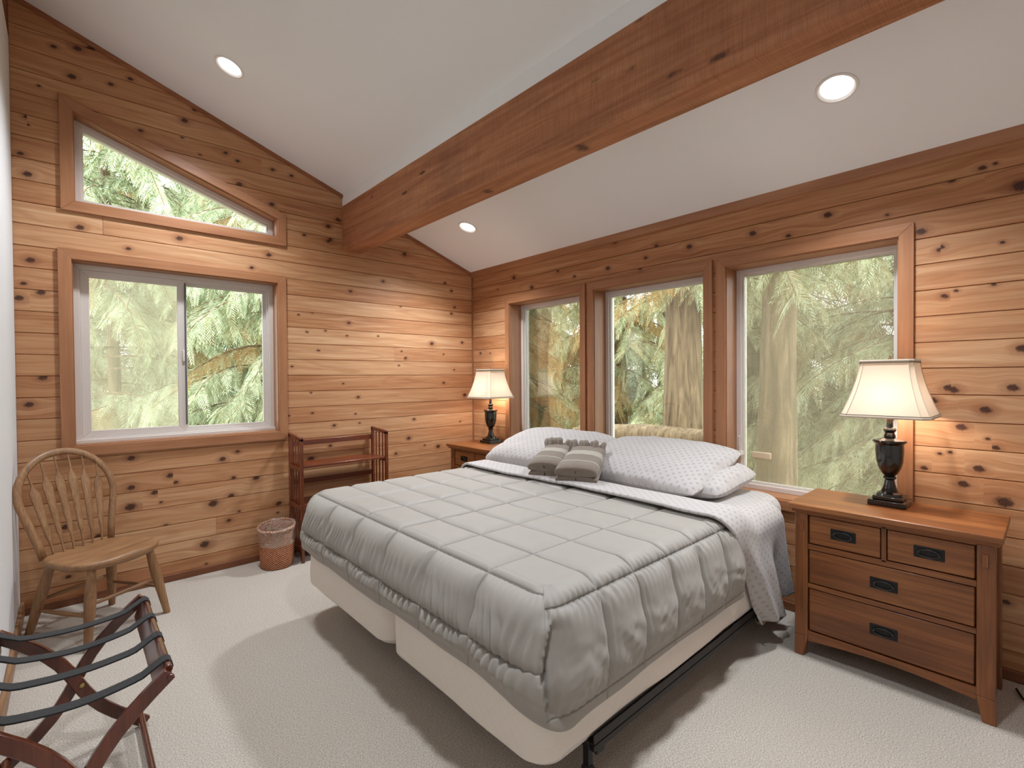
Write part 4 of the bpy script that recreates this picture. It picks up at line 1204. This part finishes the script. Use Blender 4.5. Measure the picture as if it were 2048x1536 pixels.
# ---- slatted folding shelf
sh = thing('bookshelf', 'small reddish wooden shelf with slatted sides against the gable wall', 'shelf', (-1.485, -0.165, 0))
def side(xc):
    s = bpy.data.objects.new('side_frame', None)
    x0, x1 = xc - 0.010, xc + 0.010
    fr = MB()
    fr.box(x0, x1, -0.135, -0.105, 0.0, 0.925); fr.box(x0, x1, 0.110, 0.140, 0.0, 0.945)
    fr.hexa([(x0, -0.135, 0.905), (x1, -0.135, 0.905), (x1, 0.14, 0.925), (x0, 0.14, 0.925), (x0, -0.135, 0.935), (x1, -0.135, 0.935), (x1, 0.14, 0.955), (x0, 0.14, 0.955)])
    for z in (0.69, 0.405, 0.10): fr.box(x0, x1, -0.11, 0.115, z - 0.012, z + 0.016)
    f = fr.build('side_frame', M['cherry_z'], sh, bevel=0.002)
    for y in (-0.055, 0.003, 0.060):
        MB().box(xc - 0.004, xc + 0.004, y - 0.006, y + 0.006, 0.11, 0.925).build('slat', M['cherry_z'], f)
    return f
side(-0.345); side(0.345)
for z in (0.712, 0.425, 0.125):
    MB().box(-0.335, 0.335, -0.125, 0.125, z - 0.009, z + 0.009).build('shelf_board', M['cherry_x'], sh, bevel=0.003)
for z in (0.865, 0.56, 0.27):
    MB().box(-0.335, 0.335, 0.118, 0.134, z - 0.02, z + 0.02).build('back_rail', M['cherry_x'], sh, bevel=0.002)

# ---- waste basket
wb = thing('waste_basket', 'small round rust coloured wicker waste basket with clear liner', 'basket', (-1.985, -0.20, 0))
def bent(prof, name, mat, seg=48, capb=False, squash=0.0, wob=0.0, seed=0):
    V, n = [], len(prof)
    for (r, z) in prof:
        for k in range(seg):
            a = 2 * PI * k / seg; rr_ = r * (1 + squash * math.cos(2 * a)) + wob * float(vnoise(k * 0.5, z * 30, seed))
            V.append((rr_ * math.cos(a), rr_ * math.sin(a), z + 0.016 * math.sin(a + 0.6) * max(0, z - 0.2) / 0.1 + wob * float(vnoise(k * 0.7, z * 20 + 5, seed))))
    b = MB(); b.add(V, [(i * seg + k, i * seg + (k + 1) % seg, (i + 1) * seg + (k + 1) % seg, (i + 1) * seg + k) for i in range(n - 1) for k in range(seg)] + ([tuple(range(seg))[::-1]] if capb else []))
    return b.build(name, M[mat], wb, smooth=True, sharp=0)
bent([(0.100, 0.0), (0.108, 0.006), (0.114, 0.06), (0.117, 0.14), (0.116, 0.22), (0.121, 0.29), (0.113, 0.288), (0.108, 0.22), (0.108, 0.10), (0.10, 0.012)], 'body', 'wicker', capb=True)
rim = MB(); rim.tube([(0.122 * math.cos(2 * PI * k / 40), 0.122 * math.sin(2 * PI * k / 40), 0.290 + 0.016 * math.sin(2 * PI * k / 40 + 0.6) * 0.9) for k in range(41)], 0.010, 10, caps=False)
rim.build('rim', M['wicker'], wb, smooth=True, sharp=0)
bent([(0.1195, 0.165), (0.121, 0.185), (0.1195, 0.20), (0.122, 0.22), (0.1215, 0.245), (0.126, 0.27), (0.133, 0.288), (0.130, 0.303), (0.119, 0.302), (0.108, 0.285), (0.099, 0.24), (0.09, 0.18), (0.07, 0.15), (0.02, 0.14)], 'bin_liner', 'liner', wob=0.006, seed=4)

# ---- windsor chair
CH = thing('windsor_chair', 'oak hoop back chair with arrow spindles beside the white wall', 'chair', (-2.984, -0.472, 0), R(33))
# local: x across, -y forward, +y towards the back
def seat():
    nu, nv = 40, 28
    P = np.zeros((nu, nv, 3)); Q = np.zeros((nu, nv, 3))
    for i in range(nu):
        u = -1 + 2 * i / (nu - 1)
        for j in range(nv):
            v = -1 + 2 * j / (nv - 1)
            r = max(abs(u), abs(v)); th = math.atan2(v, u)
            c, s_ = math.cos(th), math.sin(th)
            p = 3.2 if s_ < 0 else 2.6
            rad = 1.0 / ((abs(c) ** p + abs(s_) ** p) ** (1 / p))
            wd = 0.250 - 0.045 * (0.5 + 0.5 * s_) ; dp = 0.228
            front = 0.018 * math.cos(c * PI * 1.0) * max(0, -s_)
            x = r * rad * c * wd; y = r * rad * s_ * dp - front * r
            dish = -0.016 * max(0, 1 - r ** 2.2) * (1 - 0.4 * abs(c)) + 0.010 * max(0, -s_) * r * (1 - abs(c)) ** 2
            edge = -0.010 * max(0, (r - 0.86) / 0.14) ** 2
            P[i, j] = (x, y, 0.436 + dish + edge); Q[i, j] = (x * (1 - 0.07 * r), y * (1 - 0.07 * r), 0.392)
    top = grid_obj('seat', P, M['oak_x'], CH)
    me = top.data
    bm = bmesh.new(); bm.from_mesh(me)
    n0 = nu * nv
    bm.verts.ensure_lookup_table()
    low = {}
    bd = [(i, 0) for i in range(nu)] + [(nu - 1, j) for j in range(1, nv)] + [(i, nv - 1) for i in range(nu - 2, -1, -1)] + [(0, j) for j in range(nv - 2, 0, -1)]
    tops = [bm.verts[a[0] * nv + a[1]] for a in bd]
    mids = [bm.verts.new((P[a] * 0.35 + Q[a] * 0.65 + (P[a] - np.array([0, 0, P[a][2]])) * 0.03)) for a in bd]; lows = [bm.verts.new(Q[a]) for a in bd]
    L = len(bd)
    for k in range(L):
        q = (k + 1) % L
        bm.faces.new((tops[k], tops[q], mids[q], mids[k])); bm.faces.new((mids[k], mids[q], lows[q], lows[k]))
    bm.faces.new(lows)
    bmesh.ops.recalc_face_normals(bm, faces=bm.faces)
    for f in bm.faces: f.smooth = True
    bm.to_mesh(me); bm.free()
seat()
legs = {}
for sx in (-1, 1):
    for sy in (-1, 1):
        a = Vector((sx * 0.150, sy * 0.150 if sy < 0 else 0.135, 0.410)); b = Vector((sx * 0.215, sy * 0.205 if sy < 0 else 0.225, 0.0))
        legs[(sx, sy)] = (a, b)
        ts = [0, 0.12, 0.3, 0.42, 0.6, 0.85, 1.0]; rs = [0.017, 0.020, 0.0245, 0.0265, 0.0235, 0.0190, 0.0165]
        MB().tube([a.lerp(b, q) for q in ts], rs, 16).build('leg', M['oak_z'], CH, smooth=True, sharp=50)
def rod(p, q, r0=0.007, r1=0.0115, name='stretcher', mat='oak_y'):
    MB().tube([p.lerp(q, t_) for t_ in (0, 0.2, 0.5, 0.8, 1)], [r0, (r0 + r1) / 2, r1, (r0 + r1) / 2, r0], 12).build(name, M[mat], CH, smooth=True, sharp=0)
L_ = lambda a, b, q: legs[(a, b)][0].lerp(legs[(a, b)][1], q)
for sx in (-1, 1): rod(L_(sx, -1, 0.60), L_(sx, 1, 0.62))
rod(L_(-1, -1, 0.47), L_(1, -1, 0.47), mat='oak_x')
rod(L_(-1, 1, 0.50), L_(1, 1, 0.50), mat='oak_x')
LEAN = 0.25
def back_pt(x, z):   # plane of the back, leaning away
    h = z - 0.43; return Vector((x, 0.165 + LEAN * h * (0.75 + 0.25 * h / 0.54), z))
hoop = []
for k in range(61):
    t_ = k / 60; a = PI * (1.19 - 1.38 * t_)
    if a > PI: pass
    x = 0.236 * math.cos(a); z = 0.735 + 0.232 * math.sin(a)
    hoop.append((x, z))
hoop = [(-0.172, 0.42), (-0.186, 0.50), (-0.205, 0.585), (-0.222, 0.65)] + [h for h in hoop if h[1] > 0.70] + [(0.222, 0.65), (0.205, 0.585), (0.186, 0.50), (0.172, 0.42)]
MB().tube([back_pt(*h) for h in hoop], 0.0125, 16, flat=1.55, up=(0, 1, 0)).build('hoop', M['oak_z'], CH, smooth=True, sharp=0)
def hoop_z(x):
    c = min(1, abs(x) / 0.236); return 0.735 + 0.232 * math.sqrt(max(0, 1 - c * c))
for k in range(6):
    xb = -0.122 + 0.0488 * k; xt = xb * 1.42
    zt_ = hoop_z(xt) - 0.004
    prof = [(0, 0.0055), (0.10, 0.0060), (0.20, 0.0085), (0.25, 0.012), (0.30, 0.0095), (0.34, 0.0125), (0.60, 0.0170), (0.74, 0.0215), (0.79, 0.0185), (0.83, 0.008), (0.88, 0.0050), (1.0, 0.0042)]
    prof = [(0, 0.0048), (0.10, 0.0052), (0.17, 0.0075), (0.22, 0.0135), (0.27, 0.0150), (0.50, 0.0195), (0.68, 0.0245), (0.735, 0.0240), (0.78, 0.0135), (0.82, 0.0060), (0.90, 0.0046), (1.0, 0.0040)]
    V = []
    for (q, w) in prof:
        z = 0.424 + (zt_ - 0.424) * q; x = xb + (xt - xb) * q
        th_ = 0.0055 if w > 0.007 else w
        c = back_pt(x, z)
        for a in range(12):
            an = 2 * PI * a / 12; V.append((c.x + w * math.cos(an), c.y + th_ * math.sin(an), c.z))
    n = len(prof)
    MB().add(V, [(i * 12 + a, i * 12 + (a + 1) % 12, (i + 1) * 12 + (a + 1) % 12, (i + 1) * 12 + a) for i in range(n - 1) for a in range(12)]).build('spindle', M['oak_z'], CH, smooth=True, sharp=0)

# ---- folding luggage rack
LRK = thing('luggage_rack', 'dark folding luggage rack with black webbing straps in the left foreground', 'luggage rack', (-3.085, -1.92, 0))
YF, YN = 0.325, -0.335
XRr, XLr = 0.190, -0.218
def leg_path(x_top, x_foot, zt=0.502):
    pts = []
    for k in range(13):
        q = k / 12; z = zt * (1 - q) + 0.012 * q
        x = x_top + (x_foot - x_top) * q + 0.028 * math.sin(2 * PI * q) * (-1 if x_top > 0 else 1)
        pts.append((x, z))
    return pts
for (y, dy) in ((YF, 0.0), (YN, 0.0)):
    for (xt, xf_, off) in ((XRr, XLr, 0.014), (XLr, XRr, -0.014)):
        yy_ = y + (off if y > 0 else -off)
        MB().sweep([(x, yy_, z) for (x, z) in leg_path(xt, xf_)], 0.021, 0.040, (0, 1, 0)).build('leg', M['mahogany_z'], LRK, bevel=0.004)
    bp = MB(); bp.lathe([(0.008, -0.004), (0.007, 0.003), (0.002, 0.005)], seg=14)
    b = bp.build('pivot_bolt', M['brass'], LRK, smooth=True); b.location = (0.0, y - 0.030, 0.245); b.rotation_euler = (PI / 2, 0, 0)
for (x, s_, inn) in ((XRr, 1, 0.034), (XLr, -1, 0.014)):
    r_ = MB()
    pr = [(x - s_ * inn, 0.440), (x - s_ * (inn - 0.010), 0.434), (x + s_ * 0.006, 0.484), (x + s_ * 0.012, 0.500), (x + s_ * 0.008, 0.511), (x - s_ * 0.004, 0.513), (x - s_ * 0.012, 0.502)]
    r_.prism(pr, 'y', YN + 0.012, YF - 0.012)
    r_.build('top_rail', M['mahogany_y'], LRK, bevel=0.003)
    for y in (YN - 0.026, YF + 0.026):
        c_ = MB().lathe([(0.009, 0.0), (0.008, 0.003), (0.003, 0.004)], seg=16).build('dowel_cap', M['mahogany_x'], LRK, smooth=True); c_.location = (x, y + 0.001, 0.492); c_.rotation_euler = (PI / 2 if y < 0 else -PI / 2, 0, 0)
for x in (XRr - 0.018, XLr + 0.018):
    MB().tube([(x, YN, 0.045), (x, YF, 0.045)], 0.011, 14).build('foot_bar', M['mahogany_y'], LRK, smooth=True)
for i, y in enumerate((0.275, 0.095, -0.085, -0.275)):
    sag = 0.010 + 0.004 * (i % 2)
    pts = [(XLr - 0.014, y, 0.490), (XLr - 0.010, y, 0.508), (XLr, y, 0.5155), (XLr + 0.012, y, 0.512), (XLr + 0.060, y, 0.484)]
    for k in range(9):
        q = k / 8; pts.append((XLr + 0.08 + (XRr - XLr - 0.16) * q, y, 0.479 - sag * math.sin(PI * q)))
    pts += [(XRr - 0.060, y, 0.484), (XRr - 0.012, y, 0.512), (XRr, y, 0.5155), (XRr + 0.010, y, 0.508), (XRr + 0.014, y, 0.490)]
    MB().sweep(pts, 0.040, 0.005, (0, 1, 0)).build('strap', M['webbing'], LRK)
# ================================================================ OUTDOORS
gr = MB()
def ground():
    n = 130
    P = np.zeros((n, n, 3))
    for i in range(n):
        for j in range(n):
            x = -14 + 46 * i / (n - 1); y = -20 + 52 * j / (n - 1)
            P[i, j] = (x, y, -0.75 + 0.5 * float(vnoise(x * 0.3, y * 0.3, 2)) + 0.02 * max(0, x - 4) + 1.18 * math.exp(-((x - 2.9) / 1.2) ** 2 - ((y + 0.4) / 1.2) ** 2))
    return grid_obj('ground', P, M['forest'])
tag(struct(ground()), 'forest floor outside the windows')

def frond():
    """flat feathery cedar spray along +x, unit length: stem, side twigs and leaflets as quads"""
    V, Q = [], []
    def dia(p, d, l, w, z):
        n = len(V); dx, dy = d; px, py = -dy, dx
        V.extend([(p[0], p[1], z), (p[0] + dx * l * 0.45 + px * w, p[1] + dy * l * 0.45 + py * w, z - 0.02 * l), (p[0] + dx * l, p[1] + dy * l, z - 0.12 * l), (p[0] + dx * l * 0.45 - px * w, p[1] + dy * l * 0.45 - py * w, z - 0.02 * l)])
        Q.append((n, n + 1, n + 2, n + 3))
    dia((0, 0), (1, 0), 1.0, 0.010, 0)
    for k in range(12):
        t = 0.04 + 0.92 * k / 11; L = 0.36 * (1 - 0.75 * t) + 0.05
        for s in (-1, 1):
            a = R(50 - 16 * t) * s; d = (math.cos(a), math.sin(a)); z = -0.10 * t * t
            dia((t, 0), d, L, 0.017, z)
    return np.array(V), np.array(Q)
FV, FQ = frond()
def foliage(name, pos, dirs, side, size, tint, parent):
    """pos (m,3), dirs / side unit vectors, size (m,), tint (m,2)"""
    m, n = len(pos), len(FV)
    up = np.cross(dirs, side)
    V = pos[:, None] + size[:, None, None] * (FV[None, :, 0:1] * dirs[:, None] + FV[None, :, 1:2] * side[:, None] + FV[None, :, 2:3] * up[:, None])
    # gravity droop along each spray
    V[..., 2] -= (FV[None, :, 0] ** 2) * 0.28 * size[:, None]
    Q = (FQ[None] + (np.arange(m) * n)[:, None, None]).reshape(-1, 4)
    me = bulk_mesh(name, V.reshape(-1, 3), Q, M['cedar_leaf'])
    a = me.attributes.new('tint', 'FLOAT_COLOR', 'POINT')
    qr = np.repeat(np.random.default_rng(m).normal(0, 0.30, (m, n // 4)), 4, axis=1)
    c = np.ones((m, n, 4), np.float32); c[..., 0] = np.clip(tint[:, 0:1] + qr, 0, 1); c[..., 1] = np.clip(tint[:, 1:2] + 0.5 * qr[:, ::-1], 0, 1)
    a.data.foreach_set('color', c.ravel())
    o = bpy.data.objects.new(name, me)
    link(o, parent)
    o['kind'] = 'stuff'
    return o
def tree(label, x, y, r0, h, nb, z0, z1, Lmax, seed, brown=0.15, fsize=0.42, dens=1.0, face='room', spread_=R(115), tintc=0.5, bb=0.06):
    if face == 'room': face = math.atan2(-3.0 - y, -2.5 - x)
    rs = np.random.default_rng(seed)
    t = thing('cedar_tree', label, 'tree', (x, y, -0.9), 0, 'cedar trees outside the windows')
    tk = MB(); pts = []; rad = []
    for k in range(12):
        q = k / 11; pts.append((0.06 * math.sin(q * 5 + seed), 0.06 * math.cos(q * 4 + seed), h * q)); rad.append(r0 * (1.25 - 0.25 * min(1, q * 8)) * (1 - 0.75 * q))
    tk.tube(pts, rad, 18)
    tk.build('trunk', M['bark'], t, smooth=True, sharp=0)
    br = MB(); pos, dr, sd, sz, tn = [], [], [], [], []
    for b in range(nb):
        z = z0 + (z1 - z0) * rs.random() + 0.9
        a = rs.uniform(0, 2 * PI) if face is None else face + rs.uniform(-spread_, spread_)
        L = Lmax * rs.uniform(0.6, 1.0) * (1 - 0.35 * (z - 0.9 - z0) / max(0.1, (z1 - z0)))
        d = np.array([math.cos(a), math.sin(a), 0]); lat = np.array([-d[1], d[0], 0])
        lift = rs.uniform(-0.05, 0.25); droop = rs.uniform(0.35, 0.65)
        n = 7; pl = []
        for k in range(n):
            q = k / (n - 1); pl.append(np.array([0, 0, z]) + d * L * q + np.array([0, 0, L * (lift * q - droop * q * q)]) + lat * 0.10 * L * math.sin(q * 3 + b))
        br.tube([tuple(p) for p in pl], [0.009 * (1 - 0.85 * k / (n - 1)) * (0.6 + 0.4 * L) + 0.003 for k in range(n)], 6)
        isb = rs.random() < brown
        tb = rs.random()
        cnt = int(L * 24 * dens)
        for c in range(cnt):
            q = 0.12 + 0.88 * (c + rs.random()) / cnt
            f = q * (n - 1); i = min(n - 2, int(f)); p = pl[i] + (pl[i + 1] - pl[i]) * (f - i); tg = pl[i + 1] - pl[i]; tg /= np.linalg.norm(tg)
            s_ = 1 if c % 2 else -1
            dd = tg * rs.uniform(0.3, 0.8) + lat * s_ * rs.uniform(0.3, 0.9) + np.array([0, 0, -rs.uniform(0.15, 1.0)]); dd /= np.linalg.norm(dd)
            ref = np.array([rs.normal(0, 0.5), rs.normal(0, 0.5), 1.0]); s2 = np.cross(ref, dd); s2 /= np.linalg.norm(s2)
            pos.append(p); dr.append(dd); sd.append(s2); sz.append(0.78 * fsize * rs.uniform(0.65, 1.25) * (1.1 - 0.35 * q))
            tn.append((np.clip(tintc + 0.35 * (tb - 0.5) + rs.normal(0, 0.22), 0, 1), np.clip((0.85 if isb else bb) + rs.normal(0, 0.12), 0, 1)))
    br.build('branches', M['bark'], t, smooth=True, sharp=0)['kind'] = 'stuff'
    foliage('foliage', np.array(pos), np.array(dr), np.array(sd), np.array(sz), np.array(tn), t)
    return t
# beyond the gable wall
tree('cedar tree with slim trunk seen through the left pane of the sliding window', -2.66, 5.0, 0.085, 11, 90, 0.2, 6.2, 2.3, 1, 0.12, 0.46, 1.0, tintc=0.62)
tree('bushy cedar tree filling the right pane of the sliding window', -1.00, 3.4, 0.12, 10, 105, -0.2, 5.0, 1.7, 2, 0.12, 0.40, 1.3, tintc=0.72)
tree('dense cedar tree farther back beyond the gable wall windows', -1.9, 8.0, 0.2, 14, 95, 0.0, 8.0, 3.2, 3, 0.10, 0.62, 0.9, tintc=0.6)
tree('pale cedar tree far back at the left of the sliding window', -4.3, 8.8, 0.2, 14, 80, 0.0, 8.0, 3.2, 13, 0.10, 0.62, 0.9, tintc=0.7)
# beyond the window wall
tree('cedar tree with drooping brown sprays seen through the narrow window', 2.9, 3.3, 0.16, 11, 90, 0.0, 5.0, 2.1, 4, 0.42, 0.42, 1.1, bb=0.30, tintc=0.55)
tree('cedar tree with thick trunk standing in for the tan veil at the right of the middle window', 3.2, -0.66, 0.29, 12, 34, 2.5, 5.5, 1.8, 5, 0.1, 0.42, 0.8, bb=0.30, tintc=0.7)  # trunk stands in for a tan veil over the pane
tree('cedar tree with broad straight trunk close behind the casement window', 2.45, -2.12, 0.205, 12, 36, 2.5, 5.5, 1.5, 6, 0.10, 0.40, 0.9, bb=0.30, tintc=0.65)
tree('dense cedar tree in the background of the middle window', 7.6, 3.6, 0.22, 14, 95, 0.0, 7.5, 3.2, 7, 0.22, 0.62, 0.9, bb=0.30, tintc=0.5)
tree('dense cedar tree in the background of the casement window', 6.6, -0.2, 0.22, 14, 95, 0.2, 7.5, 2.9, 8, 0.14, 0.6, 0.9, bb=0.30, tintc=0.55)
tree('tall cedar tree far back between the narrow and middle windows', 8.8, 8.2, 0.25, 15, 90, 0.0, 8.0, 3.6, 9, 0.25, 0.7, 0.9, bb=0.30, tintc=0.5)
tree('tall cedar tree far back at the right of the casement window', 7.2, -3.6, 0.22, 14, 85, 0.6, 7.5, 3.0, 10, 0.14, 0.6, 0.9, bb=0.30, tintc=0.6)
tree('slim cedar tree seen just left of the near lamp shade', 5.0, -2.75, 0.07, 9, 80, 0.0, 5.0, 1.9, 21, 0.10, 0.44, 1.0, bb=0.30, tintc=0.62)
for k, (x, y, lab) in enumerate(((11.5, 10.5, 'distant cedar tree showing in the narrow window'), (12.5, 5.2, 'distant cedar tree showing in the middle window, left of the thick trunk'), (12.0, 0.6, 'distant cedar tree showing in the casement window, right of the broad trunk'), (0.4, 9.5, 'distant cedar tree showing at the right edge of the sliding window'), (-3.2, 12.5, 'distant cedar tree showing in the transom window'))):
    tree(lab, x, y, 0.25, 15, 62, -0.5, 8.5, 3.6, 40 + k, 0.2, 0.95, 0.62, tintc=0.55)
lg = MB(); lg.tube([(2.50, 0.75, 0.50), (2.52, 0.2, 0.57), (2.56, -0.5, 0.60), (2.60, -1.2, 0.59), (2.62, -1.55, 0.55)], [0.12, 0.135, 0.14, 0.13, 0.12], 18)
tag(lg.build('fallen_log', M['bark'], smooth=True, sharp=50), 'pale fallen log lying on the ground beyond the middle window', 'log')
